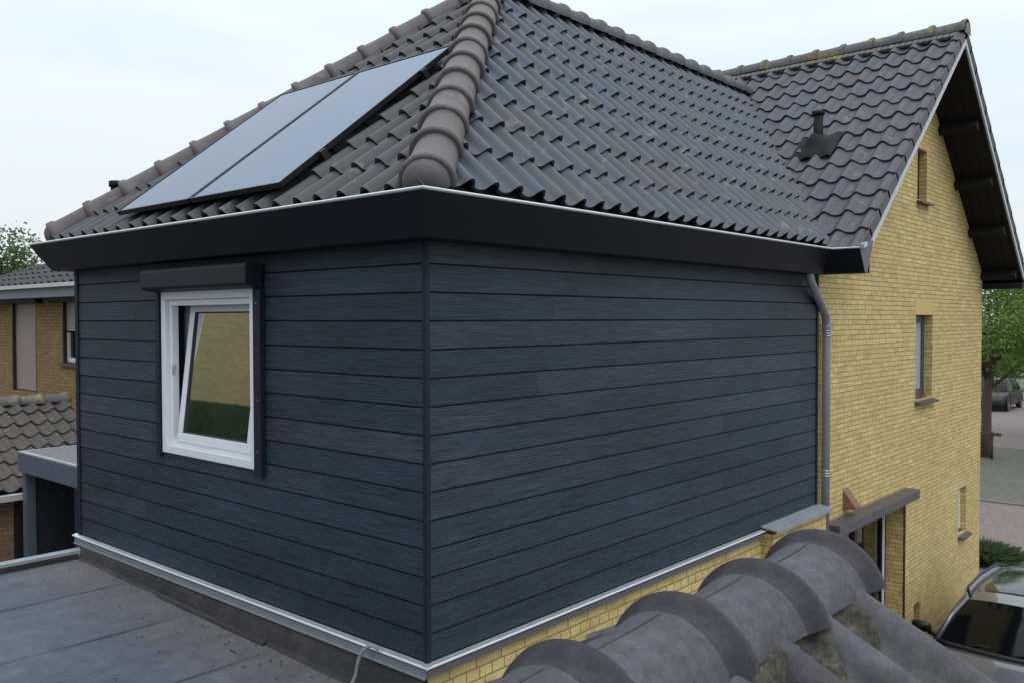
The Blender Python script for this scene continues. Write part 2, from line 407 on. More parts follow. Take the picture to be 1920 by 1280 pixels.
M['leaf_hedge'] = leaf_mat('hedge_leaf', (.02,.045,.014), (.05,.085,.03))

def paint(name, c, rough=.25):
    m, nt, b, N, L = newmat(name)
    b.inputs['Base Color'].default_value = (*c, 1); b.inputs['Metallic'].default_value = .35
    L.new(math_(nt, 'ADD', math_(nt, 'MULTIPLY', noise(nt, coord(nt), 4, 4), .12), rough), b.inputs['Roughness'])
    b.inputs['Coat Weight'].default_value = 1 if rough < .3 else .3; b.inputs['Coat Roughness'].default_value = .03
    return m
M['paint_silver'] = paint('silver_grey_paint', (.105,.11,.135))
M['paint_dark'] = paint('black_grey_paint', (.016,.017,.021), .4)
M['carglass'] = simple('car_glass', (.004,.005,.006), .06, spec=.3)
M['tyre'] = simple('tyre_rubber', (.015,.015,.016), .8)
M['rim'] = simple('alloy_rim', (.35,.35,.37), .35, .8)
M['lamp'] = simple('headlamp_lens', (.5,.52,.55), .1, .3)
M['roofglass'] = simple('sunroof_glass', (.01,.012,.014), .03, spec=.9)

# ------------------------------------------------------------------ tile slopes
def prof_roll(u):
    if u < .54: return -.017*math.sin(PI*u/.54)
    return .054*math.sin(PI*(u-.54)/.46)**.75
def prof_wave(u):
    return .031*math.cos(2*PI*(u-.74)) + .006*math.cos(4*PI*(u-.74))

def tile_slope(mb, O, U, Vv, ncol, nrow, cw, gauge, prof, lift=.036, lip=.022, seed=1, jit=1, nu=13, tbias=None, skip=None, vmax=None):
    O = V(O); U = V(U).normalized(); Vv = V(Vv).normalized(); Nn = U.cross(Vv).normalized()
    if Nn.z < 0: Nn = -Nn
    r = random.Random(seed)
    for i in range(ncol):
        for j in range(nrow):
            if skip and skip(i, j): continue
            u0 = i*cw + r.uniform(-.003,.003)*jit; v0 = j*gauge + r.uniform(-.006,.006)*jit
            dn = r.uniform(-.003,.003)*jit; sk = r.uniform(-.006,.006)*jit
            L = gauge + .05
            v1 = v0 + L
            if vmax is not None and v1 > vmax: v1 = vmax
            if v1 <= v0 + .02: continue
            t = r.random()
            if tbias: t = min(1, max(0, (t-.28)*.85 + .2 + tbias(u0, v0, r)))
            us = [k/(nu-1)*1.0 for k in range(nu)]
            P = lambda u, v, h: O + U*(u0 + u*cw*1.015 + sk*(v-v0)/L*1.0) + Vv*v + Nn*(h + dn)
            lo = [P(u, v0, prof(u) + lift) for u in us]
            hi = [P(u, v1, prof(u) + lift*(1 - (v1-v0)/L)) for u in us]
            mid = [(a + b)/2 for a, b in zip(lo, hi)]
            mb.grid([lo, mid, hi], True, t, flip=False)
            # lower lip with thickness, rounded under
            lo2 = [P(u, v0, prof(u) + lift) for u in us]
            lo3 = [P(u, v0 + .004, prof(u) + lift - lip) for u in us]
            mb.grid([lo3, lo2], False, t)
            # right hand side edge
            e = us[-1]
            mb.poly([P(e, v0, prof(e)+lift), P(e, v0, prof(e)+lift-lip), P(e, v1, prof(e)-lip*.5), P(e, v1, prof(e))], False, t)

def cap_row(mb, p0, p1, spacing, r=.13, up=(0,0,1), collar=.022, seed=3, arc=200, starts=None, dome=True, tvar=1, nseg=18, over=0):
    # row of half-round ridge tiles from p0 (low end) to p1; collar at the low end of each tile
    p0 = V(p0); p1 = V(p1); d = (p1-p0); Ltot = d.length; d.normalize()
    side = d.cross(V(up)).normalized(); nz = side.cross(d).normalized()
    rr = random.Random(seed); s0 = 0; k = 0
    n = max(1, round(Ltot/spacing)); sp = Ltot/n
    a0 = math.radians((180-arc)/2); angs = [a0 + (PI - 2*a0)*q/nseg for q in range(nseg+1)]
    for k in range(n):
        s = k*sp; t = .5 + rr.uniform(-.5,.5)*tvar
        cj = side*rr.uniform(-.005,.005) + nz*rr.uniform(-.004,.004)
        prof = [(0, r+collar-.012), (.004, r+collar), (.045, r+collar), (.062, r+collar*.75), (.072, r+.004), (sp*.5, r-.002), (sp+.03, r-.007)]
        rows = []
        for ds, rad in prof:
            rows.append([p0 + d*(s+ds) + cj + side*(-math.cos(a)*rad) + nz*(math.sin(a)*rad) for a in angs])
        mb.grid(rows, True, t, flip=True)
        # thickness at low end
        inn = [p0 + d*s + cj + side*(-math.cos(a)*(r-.018)) + nz*(math.sin(a)*(r-.018)) for a in angs]
        mb.grid([inn, rows[0]], False, t, flip=True)
        if k == 0 and dome:
            rows = []
            for q in range(7):
                b = PI/2*q/6
                rows.append([p0 - d*(math.sin(b)*r*.62) + side*(-math.cos(a)*math.cos(b)*(r-.004)) + nz*(math.sin(a)*math.cos(b)*(r-.004)) for a in angs])
            mb.grid(rows, True, t)

# ------------------------------------------------------------------ main geometry numbers
B = .16; NR = 15.03
Zr = lambda k: (NR-k)*B
GZ = -2.9
XE, YE = 5.43, 4.53
TY = -.2; TZ = 2.62; SS = 1.026; SW = .79
YR = 2.265; XA = -.2 + SS*(YR+.2)/SW; ZA = TZ + SS*(YR+.2)
SM = .83; XM = 8.87; XME = 5.3; ZMA = TZ + SM*(XM-XME); YV = -.5; XMR = 2*XM - XME
YB = 7.6
WX0, WX1 = 5.30, 12.17; WY = .05

house = empty('house', (5.5, 2.3, GZ), 'yellow brick gabled house with slate blue clad upper storey under a hipped tile roof', 'house')

# --- rectangle walls with rectangular holes
def minus(rects, hole):
    out = []
    a0, a1, b0, b1 = hole
    for (x0, x1, z0, z1) in rects:
        if a1 <= x0 or a0 >= x1 or b1 <= z0 or b0 >= z1: out.append((x0,x1,z0,z1)); continue
        if x0 < a0: out.append((x0, a0, z0, z1))
        if a1 < x1: out.append((a1, x1, z0, z1))
        m0, m1 = max(x0, a0), min(x1, a1)
        if z0 < b0: out.append((m0, m1, z0, b0))
        if b1 < z1: out.append((m0, m1, b1, z1))
    return out

# gable wall with openings: polygon strips
holes = [  # x0, x1, z0, z1
    (8.84, 9.56, .86, 1.98),
    (8.84, 9.24, 3.50, 4.17),
    (10.95, 11.36, -1.32, -.62),
    (6.3, 8.41, GZ+.05, -.35),
    (8.86, 9.14, -2.7, -1.86)]
mb = MB()
zs = 2.55
rects = [(WX0, WX1, GZ, zs)]
for h in holes:
    if h[3] < zs: rects = minus(rects, h)
for (x0,x1,z0,z1) in rects:
    mb.poly([(x0,WY,z0),(x1,WY,z0),(x1,WY,z1),(x0,WY,z1)])
def gz(x): return ZMA - .16 - SM*abs(x-XM)
h = holes[1]
for x0, x1 in ((WX0, h[0]), (h[1], WX1)):
    xs = sorted({x0, x1} | ({XM} if x0 < XM < x1 else set()))
    for a, b in zip(xs, xs[1:]):
        mb.poly([(a,WY,zs),(b,WY,zs),(b,WY,max(zs,gz(b))),(a,WY,max(zs,gz(a)))])
mb.poly([(h[0],WY,zs),(h[1],WY,zs),(h[1],WY,h[2]),(h[0],WY,h[2])])
mb.poly([(h[0],WY,h[3]),(XM,WY,h[3]),(XM,WY,gz(XM)),(h[0],WY,gz(h[0]))])
mb.poly([(XM,WY,h[3]),(h[1],WY,h[3]),(h[1],WY,gz(h[1])),(XM,WY,gz(XM))])
depths = [.16, .15, .14, .30, .14]
for (x0,x1,z0,z1), dd in zip(holes, depths):
    y0, y1 = WY, WY+dd
    mb.poly([(x1,y0,z0),(x1,y1,z0),(x1,y1,z1),(x1,y0,z1)])
    mb.poly([(x0,y1,z0),(x0,y0,z0),(x0,y0,z1),(x0,y1,z1)])
    mb.poly([(x0,y0,z1),(x1,y0,z1),(x1,y1,z1),(x0,y1,z1)])
    mb.poly([(x0,y1,z0),(x1,y1,z0),(x1,y0,z0),(x0,y0,z0)])
# other walls of the main block
mb.poly([(WX1,WY,GZ),(WX1,YB,GZ),(WX1,YB,zs),(WX1,WY,zs)])
mb.poly([(WX1,YB,GZ),(WX0,YB,GZ),(WX0,YB,zs),(XM,YB,gz(XM)),(WX1,YB,zs)])
mb.poly([(WX0,YB,GZ),(WX0,WY,GZ),(WX0,WY,zs),(WX0,YB,zs)])
mb.build('gable_wall', M['brick'], house)

# base wall under the clad storey + corner pier
mb = MB()
mb.poly([(0,0,GZ),(XE+.25,0,GZ),(XE+.25,0,-.05),(0,0,-.05)])
mb.poly([(0,YE,GZ),(0,0,GZ),(0,0,-.05),(0,YE,-.05)])
mb.poly([(XE,YE,GZ),(0,YE,GZ),(0,YE,-.05),(XE,YE,-.05)])
mb.box((4.2,-.115,GZ),(5.44,-.002,-.03))
mb.build('base_wall', M['brick_base'], house)
mb = MB()
mb.obox((4.815,-.085,.025), (.655,0,0), (0,.085,.012), (0,0,.008))
mb.box((4.16,-.176,-.008),(5.47,-.168,.02))
mb.build('pier_flashing', M['alu_dull'], house)

# --- cladding
WH = (1.66, 2.97, .91, 2.16)
def clad_wall(name, length, place, hole=None, seed=1):
    r = random.Random(seed); mb = MB()
    rows = []
    for k in range(1, 16):
        z0 = 0.012 if k == 15 else Zr(k+1-0) ; z1 = Zr(k)
        if k == 15: continue
        rows.append((Zr(k+1) if k < 14 else .012, z1))
    rows.append((Zr(1), 2.40))
    for z0, z1 in rows:
        cuts = [0]; x = r.uniform(.6, 3.9)
        while x < length - .5: cuts.append(x); x += 3.6
        cuts.append(length)
        for a, b in zip(cuts, cuts[1:]):
            t = r.random()
            pcs = [(a + .0005, b - .0005, z0 + .011, z1)]
            if hole: pcs = minus(pcs, hole)
            for (x0, x1, c0, c1) in pcs:
                of = lambda z: .0195 - .004*(z-z0)/(z1-z0)
                P = lambda x, z, d: place(x, z, d)
                mb.poly([P(x0,c0,of(c0)), P(x1,c0,of(c0)), P(x1,c1,of(c1)), P(x0,c1,of(c1))], False, t)
                mb.poly([P(x0,c0,0), P(x1,c0,0), P(x1,c0,of(c0)), P(x0,c0,of(c0))], False, t)
                mb.poly([P(x0,c1,of(c1)), P(x1,c1,of(c1)), P(x1,c1,0), P(x0,c1,0)], False, t)
                mb.poly([P(x0,c0,0), P(x0,c0,of(c0)), P(x0,c1,of(c1)), P(x0,c1,0)], False, t)
                mb.poly([P(x1,c0,0), P(x1,c1,0), P(x1,c1,of(c1)), P(x1,c0,of(c0))], False, t)
    pcs = [(0, length, 0, 2.42)]
    if hole: pcs = minus(pcs, hole)
    o = mb.build(name, M['clad'], house, normals=True)
    mb = MB()
    for (x0,x1,z0,z1) in pcs:
        mb.poly([place(x0,z0,.001), place(x1,z0,.001), place(x1,z1,.001), place(x0,z1,.001)])
        mb.poly([place(x0,z0,-.16), place(x1,z0,-.16), place(x1,z1,-.16), place(x0,z1,-.16)])
    if hole:
        a0,a1,b0,b1 = hole
        for q in (((a0,b0),(a1,b0)),((a1,b0),(a1,b1)),((a1,b1),(a0,b1)),((a0,b1),(a0,b0))):
            mb.poly([place(*q[0],.001), place(*q[1],.001), place(*q[1],-.16), place(*q[0],-.16)])
    b = mb.build('sheathing', M['trim_dark'], o)
    return o
clad_wall('cladding', XE, lambda u,z,d: (u, -d, z), None, 4)
clad_wall('cladding', YE, lambda u,z,d: (-d, u, z), WH, 9)
clad_wall('cladding', XE, lambda u,z,d: (u, YE+d, z), None, 12)
mb = MB()
mb.box((-.026,-.026,.004),(.006,-.0205,2.41)); mb.box((-.026,-.0205,.004),(-.0205,.006,2.41))
mb.build('corner_trim', M['trim_dark'], house, bevel=.002)
mb = MB()
mb.box((-.028,YE-.03,.004),(-.0205,YE+.028,2.41)); mb.box((-.0205,YE+.0205,.004),(.04,YE+.028,2.41))
mb.build('corner_trim', M['trim_dark'], house)
mb = MB()
mb.box((XE-.03,-.030,.004),(XE+.006,0.0,2.41))
mb.build('end_trim', M['trim_dark'], house)
# drip profile at the foot of the cladding
mb = MB()
beadm = MB()
def drip(pl, length, a, e):
    # sloped tongue, bright front bead, lower grey face
    mb.poly([pl(-a,.014,.02), pl(length+e,.014,.02), pl(length+e,.004,.052), pl(-a,.004,.052)])
    beadm.prism([pl(-a,.000,.046), pl(-a,.006,.050), pl(-a,.006,.056), pl(-a,.000,.060), pl(-a,-.006,.058), pl(-a,-.006,.046)], V(pl(length+e,0,0))-V(pl(-a,0,0)))
drip(lambda u,z,d: (u,-d,z), XE, .06, -.02)
drip(lambda u,z,d: (-d,u,z), YE, .06, .08)
dpo = mb.build('drip_profile', M['alu'], house, normals=True)
beadm.build('bead', M['alu_bright'], dpo, normals=True)
mb = MB()
mb.box((-.046,-.046,-.060),(XE-1.26,-.036,-.016))
mb.build('drip_apron', M['endcap'], house)
mb = MB()
mb.box((-.046,-.036,-.062),(-.036,YE+.06,-.016))
mb.prism([(-.046,-.03,-.062),(-.056,-.03,-.064),(-.056,-.03,-.070),(-.046,-.03,-.070)], (0,YE+.09,0))
mb.build('drip_apron', simple('grey_zinc_apron', (.20,.215,.24), .55, .1, .15, 6), house)

# --- interior room behind the window
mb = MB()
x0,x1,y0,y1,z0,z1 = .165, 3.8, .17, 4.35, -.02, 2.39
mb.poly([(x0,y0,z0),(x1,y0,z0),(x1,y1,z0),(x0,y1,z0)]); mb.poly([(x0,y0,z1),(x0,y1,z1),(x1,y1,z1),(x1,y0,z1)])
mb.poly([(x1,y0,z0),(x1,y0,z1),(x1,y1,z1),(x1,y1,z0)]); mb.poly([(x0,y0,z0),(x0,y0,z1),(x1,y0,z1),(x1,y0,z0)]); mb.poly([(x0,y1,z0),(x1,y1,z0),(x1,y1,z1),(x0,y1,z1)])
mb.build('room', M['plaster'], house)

# --- tilted white window
win = MB()
def frame(mb, x0, x1, y0, y1, z0, z1, w):
    mb.box((x0,y0,z0),(x1,y1,z0+w)); mb.box((x0,y0,z1-w),(x1,y1,z1))
    mb.box((x0,y0,z0+w),(x1,y0+w,z1-w)); mb.box((x0,y1-w,z0+w),(x1,y1,z1-w))
frame(win, -.034, .055, 1.665, 2.965, .915, 2.155, .062)
wobj = win.build('window', M['pvc'], house, bevel=.004)
mb = MB(); frame(mb, .0, .054, 1.728, 2.902, .978, 2.092, .045)
mb.build('inner_frame', M['pvc'], wobj, bevel=.003)
# sash tilted inwards about its foot
ta = math.asin(.13/1.06); hz = 1.012; hx = .022
def tl(p):
    x, y, z = p; dx, dz = x-hx, z-hz
    return V((hx + dx*math.cos(ta) + dz*math.sin(ta), y, hz - dx*math.sin(ta) + dz*math.cos(ta)))
def tilt(mb):
    mb.v = [tl(p) for p in mb.v]
mb = MB(); frame(mb, -.006, .060, 1.760, 2.795, 1.005, 2.075, .072); tilt(mb)
sash = mb.build('sash', M['pvc'], wobj, bevel=.005)
mb = MB(); frame(mb, -.002, .02, 1.830, 2.725, 1.075, 2.005, .010); tilt(mb)
mb.build('seal', M['seal'], sash)
mb = MB(); mb.poly([(.012,1.838,1.083),(.012,2.717,1.083),(.012,2.717,1.997),(.012,1.838,1.997)]); tilt(mb)
mb.build('pane', M['glass'], sash)
mb = MB(); mb.box((.0,2.845,1.52),(.02,2.86,1.60)); mb.box((-.004,2.848,1.535),(.0,2.857,1.55)); mb.box((-.004,2.848,1.57),(.0,2.857,1.585))
mb.build('latch', M['clip'], wobj)
# curtain
mb = MB()
rows = []
for zz in (.97, 1.4, 2.36):
    rows.append([(.20 + .018*math.sin(q*1.15) , 2.70 + .45*q/40, zz) for q in range(41)])
mb.grid(rows, True); mb.build('curtain', M['curtain'], house)
mb = MB(); mb.box((.165,1.5,.92),(.40,3.1,.955)); mb.build('window_board', M['pvc'], house)

# shutter box and guide rails
mb = MB()
pts = [(-.036,2.150),(-.05,2.150),(-.155,2.165),(-.172,2.182),(-.172,2.300),(-.155,2.318),(-.036,2.318)]
mb.prism([(x,1.555,z) for x,z in pts], (0,1.46,0))
sb = mb.build('shutter_box', M['shutter'], house, normals=True, bevel=.006)
mb = MB(); mb.box((-.062,1.560,.88),(-.021,1.644,2.149)); mb.build('guide_rail', M['shutter'], house, bevel=.004)
mb = MB(); mb.box((-.050,2.975,.88),(-.021,3.03,2.149)); mb.build('guide_rail', M['shutter'], house, bevel=.004)
for zz in (1.05, 1.4, 1.75, 2.05):
    mb = MB(); mb.tube([(-.0615,1.60,zz),(-.064,1.60,zz)], .005, 8)
    mb.build('screw', M['clip'], bpy.data.objects['guide_rail'])

# --- gutter
# path on the wall line with outward normals; profile = (outward, z)
path = [V((XME+.08, YE, 0)), V((0, YE, 0)), V((0, 0, 0)), V((XME+.08, 0, 0)), V((XME+.08, -.56, 0))]
nrm = [V((0,1,0)), V((-1,0,0)), V((0,-1,0)), V((-1,0,0))]
def off(i, d):
    if i == 0: return path[0] + nrm[0]*d
    if i == len(path)-1: return path[-1] + nrm[-1]*d
    return path[i] + nrm[i-1]*d + nrm[i]*d
def sweep(prof, closed=True):
    mb = MB(); rings = []
    for i in range(len(path)):
        rings.append([mb.vert(off(i, d) + V((0,0,z))) for d, z in prof])
    n = len(prof)
    for a, b in zip(rings, rings[1:]):
        for k in range(n if closed else n-1): mb.face([a[k], a[(k+1) % n], b[(k+1) % n], b[k]])
    if closed: mb.face(rings[0]); mb.face(rings[-1])
    return mb
mb = sweep([(.022,2.375),(.155,2.375),(.165,2.380),(.300,2.600),(.292,2.605),(.155,2.390),(.03,2.390),(.03,2.52),(.022,2.52)])
gut = mb.build('gutter', M['gutter'], house, normals=True)
mb = sweep([(.293,2.6055),(.299,2.6025),(.308,2.608),(.310,2.614),(.305,2.620),(.295,2.618)])
mb.build('gutter_bead', M['alu_bright'], gut, normals=True)
xg = XME + .08
mb = MB()
mb.prism([(xg-.10,-.5605,2.378),(xg-.157,-.5605,2.378),(xg-.295,-.5605,2.6),(xg-.17,-.5605,2.66),(xg+.06,-.5605,2.70)], (0,-.006,0))
mb.build('gutter_end', M['endcap'], gut, normals=True)
mb = MB(); mb.obox((xg-.255,-.585,2.635),(.045,0,.012),(0,.022,0),(0,0,.022)); mb.build('gutter_clip', M['clip'], gut, bevel=.004)
# soffit under the eave of the clad storey
mb = MB(); mb.box((-.0205,-.0205,2.401),(XE,YE,2.42)); mb.build('wall_head', M['shutter'], house)

# --- downspout
mb = MB()
px, py = 5.66, -.02
mb.tube([(5.00,-.11,2.40),(5.00,-.11,2.36),(5.03,-.105,2.31),(5.57,-.035,1.99),(5.63,-.025,1.94),(5.655,py,1.87),(px,py,1.80),(px,py,-1.0)], .042, 16)
dp = mb.build('downspout', M['pipe'], house)
for zz in (1.78, .33):
    mb = MB()
    for k in range(3): mb.tube([(px,py,zz-.03+k*.028),(px,py,zz-.018+k*.028)], .049, 16)
    mb.build('pipe_clip', M['clip'], dp)
mb = MB(); mb.tube([(px,py,1.80),(px,py,1.90)], .046, 16); mb.build('pipe_socket', M['pipe'], dp)

# --- tiled roofs
def hip_cut(p, q, inside):
    # vertical plane through p,q keeping the side of the point inside
    p = V(p); q = V(q); n = V(((q-p).y, -(q-p).x, 0)).normalized()
    if (V(inside)-p).dot(n) > 0: n = -n
    return (p, n)
E0 = V((TY,TY,TZ)); AP = V((XA,YR,ZA)); E1 = V((TY,YE+.2,TZ))
lenS = math.hypot(YR+.2, ZA-TZ); lenW = math.hypot(XA+.2, ZA-TZ)
# south slope of the clad storey
mb = MB()
def bias_s(u, v, r):
    return .36 - .32*math.exp(-((v-.3)/.55)**2)*(.4+.6*r.random())
Vs = V((0,1,SS)).normalized()
tile_slope(mb, V((TY+.02,TY,TZ)) + Vs*.10 - V((0,0,.03)), (1,0,0), Vs, 42, 10, .207, .372, prof_roll, seed=5, jit=1.5, tbias=bias_s, vmax=lenS-.1)
rS = mb.build('pantile_roof', M['tile_slope'], house, cuts=[hip_cut(E0, AP, (4,0,0)), (V((XME,TY,0)), V((SM*1.0,-SS,0)).normalized())])
# hip end
mb = MB(); Vw = V((1,0,SW)).normalized()
tile_slope(mb, V((TY,YE+.2,TZ)) + Vw*.03 - V((0,0,.03)), (0,-1,0), Vw, 23, 11, .2145, .365, prof_roll, seed=8, tbias=lambda u,v,r: .22, vmax=lenW)
mb.build('pantile_roof', M['tile_end'], house, cuts=[hip_cut(E0, AP, (0,2,0)), hip_cut(E1, AP, (0,2,0))])
# rear slope, unseen: one sheet of plain tiles
mb = MB(); VN = V((0,-1,SS)).normalized()
tile_slope(mb, V((8.4,YE+.2,TZ)) + VN*.10 - V((0,0,.03)), (-1,0,0), VN, 42, 10, .207, .372, prof_roll, seed=15, nu=7, vmax=lenS)
mb.build('pantile_roof', M['tile_slope'], house, cuts=[hip_cut(E1, AP, (4,4,0))])
# main roof, west slope
mb = MB(); Vm = V((1,0,SM)).normalized(); lenM = math.hypot(XM-XME, ZMA-TZ)
Om = V((XME,YV+.245*34+.0,TZ)) - Vm*.06
tile_slope(mb, Om, (0,-1,0), Vm, 34, 14, .245, .335, prof_wave, lift=.03, lip=.02, seed=21, tbias=lambda u,v,r: .2, nu=15, vmax=lenM-.02)
mr = mb.build('main_roof', M['tile_main'], house)
# verge tile flanks that turn down over the bargeboard
mb = MB(); rv = random.Random(3)
Nm = V((-SM,0,1)).normalized()
for j in range(14):
    a = Om*1; a.y = YV - .006; a = a + Vm*(j*.335); b = a + Vm*.375
    if (b-a).length < .1: continue
    if j == 13: b = a + Vm*.25
    mb.prism([a + Nm*.05, b + Nm*.02, b - Nm*.095, a - Nm*.065], (0,.02,0), rv.random())
mb.build('verge_tile', M['tile_main'], mr, normals=True)
# main roof, east slope
mb = MB(); Ve = V((-1,0,SM)).normalized()
Oe = V((XMR,YV,TZ)) - Ve*.06
tile_slope(mb, Oe, (0,1,0), Ve, 34, 14, .245, .335, prof_wave, seed=23, nu=7, vmax=lenM-.02)
Ne = V((SM,0,1)).normalized(); mb2v = MB()
for j in range(14):
    a = Oe*1; a.y = YV - .006; a = a + Ve*(j*.335); b = a + Ve*(.375 if j < 13 else .25)
    mb2v.prism([a + Ne*.088, b + Ne*.058, b - Ne*.085, a - Ne*.060], (0,.03,0), rv.random())
me_roof = mb.build('main_roof', M['tile_main'], house)
mb2v.build('verge_tile', M['tile_far'], me_roof, normals=True)  # darker tile colour stands in for shade on the east verge flank
# decks below the tiles
mb = MB()
D = V((0,0,-.05))
mb.poly([E0+D, V((XME,TY,TZ))+D, V((8.2,YR,ZA))+D, AP+D]); mb.poly([E1+D, E0+D, AP+D]); mb.poly([V((8.2,YE+.2,TZ))+D, E1+D, AP+D, V((8.2,YR,ZA))+D])
D = V((0,0,-.06))
mb.poly([V((XME,YV+.03,TZ))+D, V((XM,YV+.03,ZMA))+D, V((XM,YB+.3,ZMA))+D, V((XME,YB+.3,TZ))+D]); mb.poly([V((XM,YV+.03,ZMA))+D, V((XMR,YV+.03,TZ))+D, V((XMR,YB+.3,TZ))+D, V((XM,YB+.3,ZMA))+D])
mb.build('roof_deck', M['deck'], house)
# hip and ridge caps
U3 = (0,0,1)
hd = (AP-E0).normalized()
mb = MB(); cap_row(mb, E0 + hd*.10 + V((0,0,.0)), AP + V((0,0,.0)), .395, .135, seed=2)
mb.build('hip_caps', M['tile_cap'], house)
hd2 = (AP-E1).normalized()
mb = MB(); cap_row(mb, E1 + hd2*.10, AP, .355, .125, seed=4)
mb.build('hip_caps', M['tile_cap'], house)
mb = MB(); cap_row(mb, V((8.5,YR,ZA-.005)), AP + V((.1,0,-.005)), .345, .13, seed=6, dome=False)
mb.build('ridge_caps', M['tile_main'], house)
mb = MB(); cap_row(mb, V((XM,YV-.03,ZMA-.0)), V((XM,YB+.3,ZMA-.0)), .385, .118, seed=8, dome=False)
# closing disc of the end cap
c0 = V((XM,YV-.03,ZMA))
disc = [c0 + V((math.cos(a)*.135,0,math.sin(a)*.135)) for a in [PI*q/12 - .17*(6-q)/6*0 for q in range(13)]]
mb.poly([c0 + V((.13,0,-.06)), *disc, c0 + V((-.13,0,-.06))])
mb.build('ridge_caps', M['tile_moss'], house)
# mossy mortar strip below the main ridge caps
mb = MB()
for k in range(60):
    y = YV + .1 + k*.075
    w = rv.uniform(.02,.06)
    p = V((XM-.17, y, ZMA-.14+.055))
    mb.obox(p, (.035,0,.03), (0,.045,0), (-.01,0,.012))
mb.build('ridge_mortar', M['tile_moss'], house)

# bargeboards, soffit, purlins
def slope_box(mb, sgn, y0, y1, zlo, zhi, a0=0, a1=1):
    xe = XM + sgn*(XM-XME)*a1; xa = XM + sgn*(XM-XME)*a0
    za = ZMA - SM*abs(xa-XM); ze = ZMA - SM*abs(xe-XM)
    mb.prism([(xa,y0,za+zhi),(xe,y0,ze+zhi),(xe,y0,ze+zlo),(xa,y0,za+zlo)], (0,y1-y0,0))
for sgn in (-1, 1):
    mb = MB(); slope_box(mb, sgn, YV-.012, YV+.01, -.185, -.115, 0, .965); mb.build('bargeboard', M['white_paint'], house, normals=True)
    mb = MB(); slope_box(mb, sgn, YV+.012, WY-.002, -.20, -.14, 0, 1.0); mb.build('soffit', M['wood_dark'], house, normals=True)
    mb = MB()
    for q in range(4):
        y = YV + .05 + q*.13
        slope_box(mb, sgn, y, y+.006, -.212, -.2005, 0, 1.0)
    mb.build('soffit_batten', M['wood_dark'], bpy.data.objects['soffit'] if sgn < 0 else bpy.data.objects['soffit.001'], normals=True)
    for dx in (.95, 1.75, 2.52, 3.28):
        x = XM + sgn*dx; z = ZMA - SM*dx - .205
        mb = MB(); ax = V((1,0,-SM*sgn)).normalized()
        nn = V((SM*sgn,0,1)).normalized()
        mb.obox(V((x,(YV+.06+WY)/2,z)) - nn*.06, ax*.055, (0,(WY-YV-.06)/2,0), nn*.06)
        mb.build('purlin', M['wood_dark'], house, bevel=.006)
mb = MB(); mb.box((XMR-.22,YV+.0,ZMA-SM*(XMR-XM)-.22),(XMR+.02,YB,ZMA-SM*(XMR-XM)-.13)); mb.build('eave_board', M['wood_dark'], house)
mb = MB(); mb.box((XMR+.0,YV-.02,2.50),(XMR+.12,YB,2.61)); mb.build('gutter', M['gutter'], house)

# roof vent pipe with lead slate on the main slope
vx, vy = 6.93, .60; vz = TZ + SM*(vx-XME)
mb = MB(); mb.tube([(vx,vy,vz-.1),(vx,vy,vz+.40)], .055, 16); 
vp = mb.build('vent_pipe', M['lead'], mr)
mb = MB(); mb.tube([(vx,vy,vz+.37),(vx,vy,vz+.385),(vx,vy,vz+.42)], [.062,.075,.075], 16); mb.build('vent_cowl', M['lead'], vp)
mb = MB()
rows = []
for a in range(11):
    for_ = []
    for b in range(11):
        u = (a/10-.5)*.52; w = (b/10-.5)*.50
        hh = .058 + .125*math.exp(-((u-.02)**2+w**2)/.014) + .014*math.cos(2*PI*(w-.03)/.245) + .006*math.sin(a*2.1+b*1.3)
        if a in (0,10) or b in (0,10): hh -= .03
        for_.append(V((vx,vy,vz)) + Vm*(u-.03) + V((0,w,0)) + Nm*hh)
    rows.append(for_)
mb.grid(rows, True); mb.build('lead_slate', M['lead'], vp)
# small flue on the rear slope showing over the left hip
mb = MB(); mb.tube([(.30,4.42,2.7),(.30,4.42,3.17)], .05, 12); mb.tube([(.30,4.42,3.15),(.30,4.42,3.20)], .065, 12)
mb.build('flue', M['lead'], house)

# --- windows in the gable wall
def gable_window(hole, dd, mat_f, fw, glassm, backc, sill=True, rail=0):
    x0,x1,z0,z1 = hole; y = WY+dd-.055
    mb = MB()
    mb.box((x0+.001,y,z0+.03),(x0+fw,y+.05,z1-.001)); mb.box((x1-fw,y,z0+.03),(x1-.001,y+.05,z1-.001))
    mb.box((x0+fw,y,z0+.03),(x1-fw,y+.05,z0+.03+fw)); mb.box((x0+fw,y,z1-fw-.001),(x1-fw,y+.05,z1-.001))
    w = mb.build('window', mat_f, house, bevel=.004)
    mb = MB(); mb.poly([(x0+fw,y+.02,z0+.03+fw),(x1-fw,y+.02,z0+.03+fw),(x1-fw,y+.02,z1-fw),(x0+fw,y+.02,z1-fw)])
    mb.build('pane', glassm, w)
    mb = MB(); mb.poly([(x0,y+.049,z0),(x1,y+.049,z0),(x1,y+.049,z1),(x0,y+.049,z1)]); mb.build('blind', backc, w)
    if sill:
        mb = MB(); mb.prism([(x0-.03,WY-.075,z0-.035),(x0-.03,WY+dd-.056,z0+.012),(x0-.03,WY+dd-.056,z0-.028),(x0-.03,WY-.075,z0-.06)], (x1-x0+.1,0,0))
        mb.build('sill', M['sill'], w, normals=True)
    return w
gable_window(holes[0], depths[0], M['grey_frame'], .095, M['glass_pale'], M['curtain'])
gable_window(holes[1], depths[1], M['brown_frame'], .07, M['glass'], M['plastic_black'])
gable_window(holes[2], depths[2], M['pvc'], .05, M['glass_pale'], M['curtain'])
gable_window(holes[4], depths[4], M['brown_frame'], .05, M['glass'], M['plastic_black'], sill=False)
